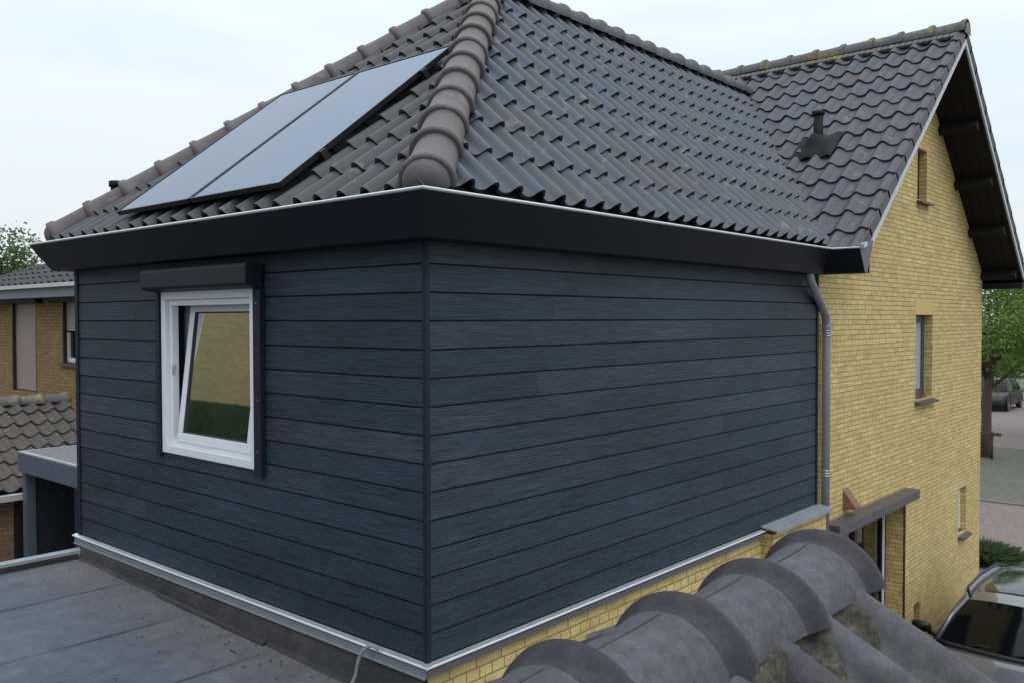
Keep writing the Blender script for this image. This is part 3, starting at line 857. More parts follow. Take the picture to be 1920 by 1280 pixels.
# soldier-course lintel over the middle window
mb = MB(); x0,x1,z0,z1 = holes[0]
nb = 11; bw = (x1-x0+.06)/nb
for k in range(nb):
    mb.box((x0-.03+k*bw+.005,WY-.004,z1+.004),(x0-.03+(k+1)*bw-.005,WY+.02,z1+.205), rnd.random())
mb.build('lintel', simple('lintel_brick', (.57,.43,.175), .85, var=.15, nscale=14), house)
# large glazed opening with canopy
x0,x1,z0,z1 = holes[3]; y = WY+.22
mb = MB()
for a, b in ((x1-.10,x1-.003),(7.3,7.38),(x0+.003,x0+.08)): mb.box((a,y,z0),(b,y+.07,z1-.003))
mb.box((x0+.08,y,z0),(7.3,y+.07,z0+.08)); mb.box((7.38,y,z0),(x1-.10,y+.07,z0+.08)); mb.box((x0+.08,y,z1-.07),(7.3,y+.07,z1-.003)); mb.box((7.38,y,z1-.07),(x1-.10,y+.07,z1-.003))
gd = mb.build('garden_door', M['brown_frame'], house)
mb = MB(); mb.box((x1-.135,y-.02,z0+.02),(x1-.11,y+.0,z1-.08)); mb.build('white_stile', M['pvc'], gd)
for a, b in ((x0+.08,7.3),(7.38,x1-.10)):
    mb = MB(); mb.poly([(a,y+.035,z0+.08),(b,y+.035,z0+.08),(b,y+.035,z1-.07),(a,y+.035,z1-.07)]); mb.build('pane', M['glass'], gd)
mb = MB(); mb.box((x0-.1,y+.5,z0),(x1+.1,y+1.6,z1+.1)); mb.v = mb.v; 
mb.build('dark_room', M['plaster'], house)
mb = MB(); mb.box((x1-.004,WY-.014,z0),(x1+.042,WY-.001,z1)); mb.build('jamb_trim', M['brown_frame'], house)
mb = MB(); mb.box((5.78,-.13,-.355),(8.47,WY-.001,-.235)); mb.build('canopy', M['canopy'], house, bevel=.006)
# terracotta wall vent
mb = MB()
mb.prism([(6.33,WY-.001,.05),(6.33,WY-.14,-.13),(6.33,WY-.14,-.16),(6.33,WY-.001,-.16)], (.16,0,0))
mb.build('wall_vent', M['terracotta'], house, normals=True)

# ------------------------------------------------------------------ solar panels
Nw = V((-SW,0,1)).normalized()
pc = lambda y, s, h: V((-.095,y,TZ+SW*.105)) + Vw*s + Nw*h
PL = 1.965
for k, (ya, yb, lab) in enumerate(((2.285,3.40,'black framed solar panel on the hipped roof, the one towards the far left hip'),(1.155,2.265,'black framed solar panel on the hipped roof, the one nearer the brown corner hip tiles'))):
    o0 = pc((ya+yb)/2, PL/2, .10)
    sp = empty('solar_panel', pc((ya+yb)/2, 0, .08), lab, 'solar panel', 'solar panels on the hipped roof')
    mb = MB()
    hy = (yb-ya)/2; w = .012
    for s0, s1, q0, q1 in ((0,w,ya,yb),(PL-w,PL,ya,yb),(w,PL-w,ya,ya+w),(w,PL-w,yb-w,yb)):
        c = pc((q0+q1)/2, (s0+s1)/2, .105)
        mb.obox(c, Vw*((s1-s0)/2), V((0,(q1-q0)/2,0)), Nw*.0185)
    mb.build('frame', M['panel_frame'], sp)
    mb = MB()
    a = [pc(ya+w,w,.119), pc(yb-w,w,.119), pc(yb-w,PL-w,.119), pc(ya+w,PL-w,.119)]
    mb.poly(a[::-1], uv=[(0,PL),(1.1,PL),(1.1,0),(0,0)]); mb.build('glass', M['solar'], sp)
    mb = MB(); a = [pc(ya+w,w,.09), pc(yb-w,w,.09), pc(yb-w,PL-w,.09), pc(ya+w,PL-w,.09)]; mb.poly(a); mb.build('backsheet', M['plastic_black'], sp)
    for s in (.4, 1.55):
        mb = MB(); mb.obox(pc((ya+yb)/2, s, .066), Vw*.02, V((0,hy-.003,0)), Nw*.019); mb.build('rail', M['panel_frame'], sp)
    for s in (.4, 1.55):
        mb = MB(); mb.obox(pc(ya-.012 if k else yb+.012, s, .07), Vw*.025, V((0,.02,0)), Nw*.05)
        mb.build('clamp', M['plastic_black'], sp)

# ------------------------------------------------------------------ flat roof in front of the clad storey
fr = empty('flat_roof_annex', (-4,2.3,GZ), 'flat roofed annex with weathered grey bitumen felt below the clad wall', 'building')
FZ0, FZ1 = -.245, -.165   # height at y=0 and y=4.4
fz = lambda y: FZ0 + (FZ1-FZ0)*y/4.4
mb = MB()
nx, ny = 60, 30
rows = []
rf = random.Random(11)
for j in range(ny+1):
    y = -.02 + 4.42*j/ny
    rows.append([V((-9 + 8.93*i/nx, y, fz(y) + .007*mnoise.noise(V((i*.31, j*.33, 2))))) for i in range(nx+1)])
mb.grid(rows, True)
mb.build('felt_roof', M['felt'], fr)
mb = MB()
for y in (.32, 1.33, 2.36, 3.4):
    mb.prism([(-9,y,fz(y)+.002),(-9,y+.004,fz(y)+.0095),(-9,y+.10,fz(y)+.007),(-9,y+.12,fz(y)+.001)], (8.85,0,0))
mb.build('felt_lap', M['felt'], fr, normals=True)
mb = MB()
# turned-up felt against the wall with a fillet
for (xa, za, xb, zb) in ((-.125,-.004,-.085,.022),(-.085,.022,-.066,.08),(-.066,.08,-.036,.30)):
    rows = []
    for i in range(41):
        y = -.02 + 4.42*i/40; n1 = .010*mnoise.noise(V((y*2.2,za*9,0)))
        rows.append([V((xa+n1, y, fz(y)+za)), V((xb+n1*.3, y, min(fz(y)+zb, -.06)))])
    mb.grid(rows, True, flip=True)
mb.build('upstand', M['upstand'], fr)
mb = MB()
mb.prism([(-.136,1.45,fz(1.45)+.002),(-.132,1.45,fz(1.45)+.016),(-.100,1.45,fz(1.45)+.028),(-.09,1.45,fz(1.45)+.004)], (.0,1.46,.026))
mb.build('bitumen_patch', simple('fresh_bitumen', (.022,.021,.024), .5, var=.3), fr, normals=True)
mb = MB()
mb.box((-9,4.385,-.21),(-.075,4.40,-.11)); mb.box((-9,4.40,-.115),(-.06,4.455,-.095)); mb.prism([(-9,4.455,-.095),(-9,4.47,-.085),(-9,4.485,-.095),(-9,4.485,-.15),(-9,4.455,-.15)], (8.95,0,0))
mb.build('edge_trim', M['alu_dull'], fr, normals=True)
mb = MB(); mb.box((-9,4.378,-.21),(-.10,4.3845,-.118)); mb.build('edge_felt', M['upstand'], fr)
mb = MB(); mb.box((-9,-.06,-.33),(-.075,-.022,-.235)); mb.build('edge_trim', M['alu_dull'], fr)
mb = MB(); mb.box((-9,-.02,GZ),(-.01,4.40,-.30)); mb.build('wall', M['brick_base'], fr)

# grit and leaf bits gathered along the wall
mb = MB(); rg = random.Random(77)
for k in range(150):
    x = -.13 - abs(rg.gauss(0,.28)) if k % 9 else -rg.uniform(.15,2.0); y = rg.uniform(.02,2.2) if k % 4 else rg.uniform(.02,4.2)
    q = rg.uniform(.002,.007); a = rg.uniform(0,PI); c0 = V((x, y, fz(y)+.009))
    mb.obox(c0, V((math.cos(a),math.sin(a),rg.uniform(-.3,.3)))*q, V((-math.sin(a),math.cos(a),0))*q*.6, (0,0,q*.3), rg.random())
ob = mb.build('roof_grit', leaf_mat('grit', (.03,.028,.026), (.12,.10,.085)), None)
tag(ob, 'grit and leaf bits scattered on the bitumen felt along the clad wall', 'grit'); ob['kind'] = 'stuff'

# cable loop
mb = MB()
cp = [(-.070,.34,.015),(-.085,.36,.035),(-.10,.40,.03),(-.115,.44,-.015),(-.125,.47,-.09),(-.13,.485,-.16),(-.17,.50,-.222),(-.35,.47,-.235),(-.6,.3,-.236)]
def smooth(pts, n=6):
    out = []
    P = [V(p) for p in pts]; P = [P[0]] + P + [P[-1]]
    for i in range(1, len(P)-2):
        for k in range(n):
            t = k/n; a,b,c,d = P[i-1:i+3]
            out.append(.5*((2*b) + (c-a)*t + (2*a-5*b+4*c-d)*t*t + (3*b-a-3*c+d)*t**3))
    out.append(P[-2]); return out
mb.tube(smooth(cp), .0105, 10)
tag(mb.build('cable', M['cable'], None), 'thin grey cable looping over the metal drip edge onto the felt roof', 'cable')

# ------------------------------------------------------------------ near tiled garage roof (foreground)
RX, RL, RY, RZ = -1.393, .3096, -2.824, 1.311
ng = empty('tiled_garage', (-4,RY,GZ), 'garage roof with big half round ridge tiles right below the camera', 'garage')
NS = .60
Vg = V((0,1,NS)).normalized(); Ng = V((0,-NS,1)).normalized()
lenG = 3.2
gtop = V((0, RY-.0, RZ+.035))
def prof_big(u):
    if u < .5: return -.012*math.sin(PI*u/.5)
    return .066*math.sin(PI*(u-.5)/.5)**.72
mb = MB()
cwg = .192; gg = .43; ncol = 24
Og = V((-1.452-ncol*cwg, gtop.y, gtop.z)) - Vg*lenG
nrow = int(lenG/gg)+1
Og2 = V((Og.x, gtop.y, gtop.z)) - Vg*(nrow*gg - .0)
tile_slope(mb, Og2, (1,0,0), Vg, ncol, nrow, cwg, gg, prof_big, lift=.034, lip=.022, seed=31, nu=21, vmax=nrow*gg-.03)
mb.build('pantile_roof', M['tile_near'], ng)
mb = MB(); Vg2 = V((0,-1,NS)).normalized()
Og3 = V((RX-.015, gtop.y, gtop.z)) - Vg2*(6*gg)
tile_slope(mb, Og3, (-1,0,0), Vg2, ncol, 6, cwg, gg, prof_big, seed=33, nu=11, vmax=6*gg-.04)
mb.build('pantile_roof', M['tile_near'], ng)
mb = MB()
e = .06
for sg, vv in ((-1, Vg), (1, Vg2)):
    pass
mb.poly([V((RX-.05,RY,RZ-.05)), V((-6,RY,RZ-.05)), V((-6,RY-2.9,RZ-.05-2.9*NS)), V((RX-.05,RY-2.9,RZ-.05-2.9*NS))])
mb.poly([V((-6,RY,RZ-.05)), V((RX-.05,RY,RZ-.05)), V((RX-.05,RY+1.75,RZ-.05-1.75*NS)), V((-6,RY+1.75,RZ-.05-1.75*NS))])
mb.build('roof_deck', M['deck'], ng)
mb = MB()
gx = RX-.10
mb.poly([V((gx,RY-2.6,GZ)), V((gx,RY+1.55,GZ)), V((gx,RY+1.55,RZ-.05-1.55*NS)), V((gx,RY,RZ-.06)), V((gx,RY-2.6,RZ-.05-2.6*NS))])
mb.poly([V((gx,RY+1.55,GZ)), V((-6,RY+1.55,GZ)), V((-6,RY+1.55,RZ-.06-1.55*NS)), V((gx,RY+1.55,RZ-.06-1.55*NS))])
mb.build('wall', M['brick_brown'], ng)
# every ridge tile a part
for k in range(-10, 4):
    x = RX + (k-3)*RL; mb = MB(); rr = random.Random(100+k)
    r0 = .128; t = rr.uniform(.3,.7)
    arc = [math.radians(14) + math.radians(149)*q/40 for q in range(41)]
    dy, dz = rr.uniform(-.004,.004), rr.uniform(-.003,.003)
    P = lambda dx, rad, a: V((x+dx, RY + dy + math.cos(a)*rad, RZ + dz + math.sin(a)*rad))
    # big end (collar) towards +x, plain barrel runs back under the next collar
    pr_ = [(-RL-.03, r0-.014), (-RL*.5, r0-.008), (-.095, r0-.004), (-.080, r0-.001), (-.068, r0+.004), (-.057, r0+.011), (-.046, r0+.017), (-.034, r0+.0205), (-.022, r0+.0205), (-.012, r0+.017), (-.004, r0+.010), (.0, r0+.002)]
    ta_ = [t, t, t, .12, .0, .0, .02, .13, .2, .22, .22]  # tint paints shade on the collar's rising face, lighter over its lit top
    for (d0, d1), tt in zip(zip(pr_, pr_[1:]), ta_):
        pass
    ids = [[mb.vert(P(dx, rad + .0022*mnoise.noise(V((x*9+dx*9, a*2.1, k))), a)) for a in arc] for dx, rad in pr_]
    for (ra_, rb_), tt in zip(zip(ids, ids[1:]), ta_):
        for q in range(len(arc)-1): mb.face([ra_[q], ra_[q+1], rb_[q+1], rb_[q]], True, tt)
    mb.grid([[P(.0, r0+.002, a) for a in arc], [P(.0, r0-.016, a) for a in arc]], False, t)
    for a in (arc[0], arc[-1]):
        mb.grid([[P(dx, rad, a) for dx, rad in pr_], [P(dx, rad-.02, a) for dx, rad in pr_]], False, t)
    mb.grid([[P(dx, rad-.018, a) for a in arc] for dx, rad in pr_], True, t, flip=True)
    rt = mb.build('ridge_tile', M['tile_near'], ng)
    # fine moulding line along the crown
    mb = MB(); a = math.radians(86)
    mb.tube([P(-RL+.005, r0-.0130, a), P(-RL*.5, r0-.0075, a), P(-.085, r0-.0030, a)], .0016, 6)
    mb.build('seam', M['seam'], rt)
    if k == 1:
        mb = MB(); a = math.radians(152)
        mb.tube([P(-.17, r0-.016, a), P(-.17, r0-.0075, a)], .008, 10); mb.build('nail_hole', M['plastic_black'], rt)
mb = MB()
cap = [V((RX+.001, RY + math.cos(a)*.12, RZ + math.sin(a)*.12)) for a in [PI*q/16 for q in range(17)]]
mb.poly(cap); mb.build('ridge_end', M['mortar'], ng)
# rough mortar bedding along both feet of the ridge
mb = MB(); rm = random.Random(41)
n = 420
for side, sgn in ((-1, 1), (1, -1)):
    rows = []
    for i in range(n):
        x = RX - .02 - i*.0085
        row = []
        for q in range(9):
            d = .06 + .115*q/8
            nz = mnoise.fractal(V((x*16, d*16, side*3)), 1, 2, 5)*.020
            u = ((x - Og2.x)/cwg) % 1
            base = RZ + .040 - d*NS + prof_big(u)*.55
            hh = .050*(1-(q/8)**2) + .010
            lim = RZ + .045
            row.append(V((x, RY + side*(d + .012*mnoise.noise(V((x*22, q*.9, 5)))), min(base + hh + nz, lim + .02*mnoise.noise(V((x*14,q,1)))))))
        rows.append(row)
    mb.grid(rows, True, flip=(side < 0))
mb.build('mortar_bed', M['mortar'], ng)

# ------------------------------------------------------------------ background left: carport, tiled garage, neighbour house
cpt = empty('carport', (2.4,6.6,GZ), 'dark blue flat roofed carport with grey corner post behind the clad storey', 'carport')
mb = MB(); mb.box((.80,4.9,.05),(4.6,8.33,.285)); mb.build('fascia', M['carport'], cpt, bevel=.004)
mb = MB(); mb.box((.80,4.9,.286),(.86,8.33,.305)); mb.box((.86,8.27,.286),(4.6,8.33,.305)); mb.build('roof_trim', M['alu'], cpt)
mb = MB(); mb.box((.861,4.9,.2865),(4.6,8.269,.295)); mb.build('felt_roof', M['felt_grey'], cpt)
mb = MB(); mb.box((.84,8.17,GZ),(.95,8.29,.049)); mb.build('post', M['carport'], cpt)
mb = MB(); mb.box((2.2,8.18,GZ),(4.5,8.28,.049)); mb.box((4.45,4.95,GZ),(4.55,8.18,.049)); mb.build('rear_wall', M['carport_dark'], cpt)
mb = MB(); mb.box((.951,8.2,GZ),(2.19,8.26,.049)); mb.build('side_panel', M['carport_dark'], cpt)
mb = MB(); mb.box((1.0,4.95,GZ),(1.05,7.15,.02)); mb.build('door', simple('dark_blue_door', (.020,.025,.05), .45), cpt)

bg = empty('tiled_shed', (-1,10.7,GZ), 'brown brick garage with old brown pantiles and a mossy ridge behind the carport', 'garage')
mb = MB(); sl = (.70-(-.13))/2.0
Vb = V((0,1,.44)).normalized()
Lb = 2.25/ Vb.y
Ob = V((2.32-30*.225, 10.7, .70)) - Vb*(7*.335)
tile_slope(mb, Ob, (1,0,0), Vb, 30, 7, .225, .335, prof_wave, lift=.03, seed=51, tbias=lambda u,v,r: .2)
mb.build('pantile_roof', M['tile_garage'], bg)
mb = MB(); cap_row(mb, V((2.36,10.7,.70)), V((-4.4,10.7,.70)), .36, .105, seed=52, dome=True); mb.build('ridge_caps', M['tile_moss'], bg)
yb = Ob.y; zb = Ob.z
mb = MB(); mb.prism([(-4.4,yb-.10,zb-.02),(-4.4,yb-.02,zb-.02),(-4.4,yb-.02,zb-.10),(-4.4,yb-.09,zb-.10)], (5.4,0,0)); mb.build('gutter', M['white_gutter'], bg, normals=True)
mb = MB(); mb.box((-4.4,yb+.12,GZ),(.86,12.4,zb-.02)); mb.prism([(2.2,yb+.12,zb),(2.2,10.7,.62),(2.2,12.6,zb-.1),(2.2,12.6,GZ),(2.2,yb+.12,GZ)], (.06,0,0)); mb.build('wall', M['brick_brown'], bg)
mb = MB(); mb.poly([V((-4.4,10.7,.66)), V((2.3,10.7,.66)), V((2.3,13.0,-.35)), V((-4.4,13.0,-.35))]); mb.poly([V((-4.4,yb,zb-.03)), V((2.3,yb,zb-.03)), V((2.3,10.7,.66)), V((-4.4,10.7,.66))]); mb.build('roof_deck', M['deck'], bg)
mb = MB(); mb.box((.87,yb+.05,GZ),(.96,yb+.13,zb-.1)); mb.build('downpipe', M['plastic_black'], bg)

nh = empty('neighbour_house', (7,13.3,GZ), 'tan brick house with beige roller shutters and low dark roof behind the clad storey', 'house')
ez = 2.55
mb = MB()
pcs = [(9.6,17.2,GZ,ez-.1)]
nholes = [(14.13,15.38,.57,2.25),(12.05,12.97,1.17,2.25)]
for hh in nholes: pcs = minus(pcs, hh)
for (a,b,c,d) in pcs: mb.poly([(3.2,b,c),(3.2,a,c),(3.2,a,d),(3.2,b,d)])
for (a,b,c,d) in nholes:
    for q in (((a,c),(b,c)),((b,c),(b,d)),((b,d),(a,d)),((a,d),(a,c))):
        mb.poly([(3.2,*q[0]),(3.2,*q[1]),(3.36,*q[1]),(3.36,*q[0])])
mb.poly([(3.2,9.6,GZ),(11,9.6,GZ),(11,9.6,ez-.1),(3.2,9.6,ez-.1)]); mb.poly([(11,17.2,GZ),(3.2,17.2,GZ),(3.2,17.2,ez-.1),(11,17.2,ez-.1)]); mb.poly([(11,9.6,GZ),(11,17.2,GZ),(11,17.2,ez-.1),(11,9.6,ez-.1)])
mb.build('wall', M['brick_tan'], nh)
mb = MB(); mb.box((2.80,9.2,2.335),(3.19,17.6,2.54)); mb.build('fascia', M['fascia_grey'], nh)
mb = MB(); mb.box((2.70,9.2,2.50),(2.80,17.7,2.565)); mb.build('gutter', M['white_gutter'], nh)
mb = MB(); hx0, hx1, hy0, hy1 = 2.75, 11.4, 9.2, 16.75; ps = .40
hw = (hx1-hx0)/2
mb2 = MB()
Vh = V((1,0,ps)).normalized(); 
tile_slope(mb2, V((hx0,hy1,2.55)), (0,-1,0), Vh, 28, 12, .30, .34, prof_wave, seed=61, nu=9)
c1 = V((hx0,hy1,2.55)); 
mb2.build('tiled_roof', M['tile_far'], nh, cuts=[(c1, V((-1,1,0)).normalized()) if False else (c1, V((1,1,0)).normalized()), (V((hx0,hy0,0)), V((1,-1,0)).normalized()), (V((hx0+hw,0,0)), V((1,0,0)))])
zt = 2.55 + ps*hw
ra = V((hx0+hw,hy1-hw,zt-.03)); rb = V((hx0+hw,hy0+hw,zt-.03)) if hy1-hy0 > 2*hw else ra
mb.poly([V((hx0,hy1,2.52)), V((hx0,hy0,2.52)), ra]); mb.poly([V((hx0,hy1,2.52)), ra, V((hx1,hy1,2.52))]); mb.poly([V((hx1,hy1,2.52)), ra, V((hx1,hy0,2.52))]); mb.poly([V((hx0,hy0,2.52)), V((hx1,hy0,2.52)), ra])
mb.build('roof_deck', M['tile_far'], nh)
mb = MB(); cap_row(mb, c1 + V((.02,-.02,.0)), ra, .36, .09, seed=62); mb.build('hip_caps', M['tile_far'], nh)
for hh in nholes:
    a,b,c,d = hh
    full = c < 1
    zb2 = c+.02 if full else 1.74
    mb = MB()
    nS = int((d-zb2)/.045)
    for k in range(nS):
        z = zb2 + (d-zb2)*k/nS
        mb.box((3.26,a+.06,z+.006),(3.275+.006,b-.06,z+(d-zb2)/nS-.002))
    mb.box((3.285,a+.05,zb2),(3.29,b-.05,d))
    if full: mb.build('roller_shutter', M['shutter_slat'], nh)
    else:
        mb2 = MB(); mb2.box((3.27,a+.02,c+.02),(3.33,a+.09,zb2-.03)); mb2.box((3.27,b-.10,c+.02),(3.33,b-.03,zb2-.03)); mb2.box((3.27,a+.09,c+.02),(3.33,b-.10,c+.10)); mb2.box((3.27,(a+b)/2-.05,c+.10),(3.33,(a+b)/2+.05,zb2-.03))
        w = mb2.build('window', M['pvc'], nh)
        mb2 = MB(); mb2.poly([(3.31,b-.1,c+.1),(3.31,a+.09,c+.1),(3.31,a+.09,zb2),(3.31,b-.1,zb2)]); mb2.build('pane', M['carglass'], w)
        mb2 = MB(); mb2.box((3.14,a-.04,c-.05),(3.27,b+.04,c)); mb2.build('sill', M['sill'], w)
        mb.build('roller_shutter', M['shutter_slat'], nh)
    mb = MB(); mb.box((3.20,a+.001,c),(3.262,a+.055,d)); mb.build('guide_rail', M['brown_frame'], nh)
    mb = MB(); mb.box((3.20,b-.055,c),(3.262,b-.001,d)); mb.build('guide_rail', M['brown_frame'], nh)
    mb = MB(); mb.prism([(3.199,a-.32,d-.0),(3.12,a-.32,d),(3.05,a-.32,d+.05),(3.05,a-.32,d+.14),(3.199,a-.32,d+.14)], (0,b-a+.64,0)); mb.build('shutter_box', M['shutter'], nh, normals=True)
# white roof light on the neighbour roof
mb = MB(); q = V((5.0,14.55,2.55+ps*2.25))
mb.obox(q + V((0,0,.14)), (.35,0,.14), (0,.42,0), (-.02,0,.05)); mb.obox(q + V((.3,-.95,.10)), (.2,0,.08), (0,.22,0), (-.02,0,.05))
mb.build('roof_light', M['white_gutter'], nh)

# house across the gardens, seen only in the window glass
rh = empty('brick_house', (-13,17,GZ), 'yellow brick gabled house seen reflected in the white window', 'house')
mb = MB()
mb.prism([(-9,10,GZ),(-9,25,GZ),(-9,25,3.6),(-9,17.5,8.5),(-9,10,3.6)], (-8,0,0)); mb.build('wall', M['brick_olive'], rh, normals=True)
mb = MB()
for sg in (-1, 1):
    mb.prism([(-8.7,17.5,8.62),(-8.7,17.5+sg*7.9,3.46),(-8.7,17.5+sg*7.9,3.36),(-8.7,17.5,8.5)], (-8.6,0,0))
mb.build('roof', M['tile_far'], rh, normals=True)
for y in (13.2, 20.5):
    mb = MB(); mb.box((-9.0,y,.2),(-8.97,y+1.3,1.6)); mb.build('window', M['pvc'], rh)

# ------------------------------------------------------------------ vegetation
def leaves(mb, centers, n, size, seed, flat=.0):
    r = random.Random(seed)
    tot = sum(c[1]**2 for c in centers)
    for c, rad, sq in centers:
        k = int(n*rad**2/tot); cl = r.random()
        for _ in range(k):
            d = V((r.gauss(0,1), r.gauss(0,1), r.gauss(0,1))).normalized()
            rr = rad*(r.random()**.45)*(1 + .35*mnoise.noise(d*2.2 + V(c)))
            p = V(c) + V((d.x*rr, d.y*rr, d.z*rr*sq))
            a = V((r.gauss(0,1), r.gauss(0,1), r.gauss(0,.7))).normalized(); b = a.cross(V((r.gauss(0,1), r.gauss(0,1), r.gauss(0,1)))).normalized()
            s = size*r.uniform(.6,1.3)
            t = min(1, max(0, .5*cl + .5*r.random()))
            mb.poly([p - a*s*.5, p + b*s*.28, p + a*s*.5, p - b*s*.28], False, t)

def tree(name, base, h0, cc, R, nclump, nleaf, size, mat, label, seed, trunk_r=.16, sq=.8, group=None):
    r = random.Random(seed)
    t = empty(name, base, label, 'tree', group)
    base = V(base); cc = V(cc)
    cents = []
    for k in range(nclump):
        d = V((r.gauss(0,1), r.gauss(0,1), r.gauss(0,.9))).normalized()*R*r.uniform(.35,.95)
        d.z *= sq
        cents.append((cc + d, R*r.uniform(.22,.42), .75))
    mb = MB(); leaves(mb, cents, nleaf, size, seed+1); mb.build('crown', mat, t)
    mb = MB()
    top = V((cc.x, cc.y, cc.z + R*.2))
    mid = V((base.x, base.y, base.z + h0))
    mb.tube([base - V((0,0,.1)), base + V((.02,.01,h0*.4)), mid, (mid+top)/2 + V((.1,-.08,0)), top], [trunk_r*1.25, trunk_r, trunk_r*.9, trunk_r*.6, trunk_r*.2], 10)
    for c, rad, s in cents[::2]:
        st = mid.lerp(top, r.uniform(0,.7)); e = V(c); m_ = st.lerp(e, .5) + V((0,0,.15*R*r.uniform(-.3,.6)))
        mb.tube([st, m_, e], [trunk_r*.42, trunk_r*.26, trunk_r*.08], 6)
    mb.build('trunk', M['bark'], t)
    return t
tree('street_tree', (30.8,4.25,GZ), 2.2, (31.0,4.0,2.0), 3.3, 44, 21000, .12, M['leaf'], 'leafy green street tree with a staked trunk behind the gable corner', 71, .17, .85, 'street trees')
tree('street_tree', (37,2.2,GZ), 2.6, (37,2.2,2.2), 3.4, 34, 16000, .17, M['leaf'], 'green street tree standing farther off behind the staked tree', 75, .17, .85, 'street trees')
tree('broadleaf_tree', (7.0,30.6,GZ), 3, (7.0,30.6,2.2), 3.3, 40, 26000, .15, M['leaf_dark'], 'grey green broadleaf tree rising behind the dark hipped roof', 81, .22, .75)
# far right background hedge line
mb = MB()
r = random.Random(5)
cents = [((62+r.uniform(-3,3), -6+i*1.6, GZ+r.uniform(.8,2.4)), r.uniform(1.3,2.2), .9) for i in range(22)]
leaves(mb, cents, 12000, .42, 91); ob = mb.build('far_greenery', M['leaf'], None)
tag(ob, 'belt of green bushes at the far end of the street', 'bushes'); ob['kind'] = 'stuff'
# small tufted bush at the corner of the house
bs = empty('bush', (16.0,.75,GZ), 'low tufted green bush beside the front corner of the brick house', 'bush')
mb = MB(); r = random.Random(8)
for _ in range(1500):
    a = r.uniform(0,2*PI); q = r.random()**.6; p = V((16.0 + math.cos(a)*q*.45, .98 + math.sin(a)*q*.50, GZ + .02))
    hh = r.uniform(.2,.55)*(1-.55*q); d = V((math.cos(a)*q*.35 + r.uniform(-.1,.1), math.sin(a)*q*.45 + r.uniform(-.1,.1), hh))
    s = V((-d.y, d.x, 0)).normalized()*.014 if d.xy.length > .01 else V((.014,0,0))
    mb.poly([p - s, p + s, p + d*.6 + s*.8 + V((0,0,.05)), p + d, p + d*.6 - s*.8 + V((0,0,.05))], False, r.random())
mb.build('foliage', M['leaf_dark'], bs)
mb = MB()
for k in range(14):
    a = k*2.4; mb.tube([(16.0,.98,GZ),(16.0+math.cos(a)*.15,.98+math.sin(a)*.2,GZ+.3)], [.012,.006], 5)
mb.build('stem', M['bark'], bs)
# hedge that shows only in the window glass
hg = empty('hedge', (-6.5,15,GZ), 'tall dark hedge seen reflected low in the white window', 'hedge')
mb = MB(); r = random.Random(17)
mb.box((-7.0,8,GZ),(-6.2,24,1.78))
for _ in range(14000):
    p = V((r.uniform(-7.2,-6.0), r.uniform(8,24), r.uniform(GZ,1.78))); a = V((r.gauss(0,1),r.gauss(0,1),r.gauss(0,1))).normalized(); b = a.cross(V((0,.3,1))).normalized()
    mb.poly([p-a*.06, p+b*.035, p+a*.06, p-b*.035], False, r.random())
mb.build('foliage', M['leaf_hedge'], hg)

# tree support: two stakes with a cross bar
st = empty('tree_stake', (30.2,4.0,GZ), 'dark wooden tree support with a cross bar at the street tree trunk', 'tree support')
mb = MB(); mb.tube([(30.3,3.96,GZ),(30.3,3.96,GZ+.95)], .05, 8); mb.build('stake', M['rust'], st)
mb = MB(); mb.tube([(30.3,4.78,GZ),(30.3,4.78,GZ+.95)], .05, 8); mb.build('stake', M['rust'], st)
mb = MB(); mb.obox((30.25,4.22,GZ+.86), (.03,0,0), (0,.56,0), (0,0,.05)); mb.build('cross_bar', M['rust'], st)

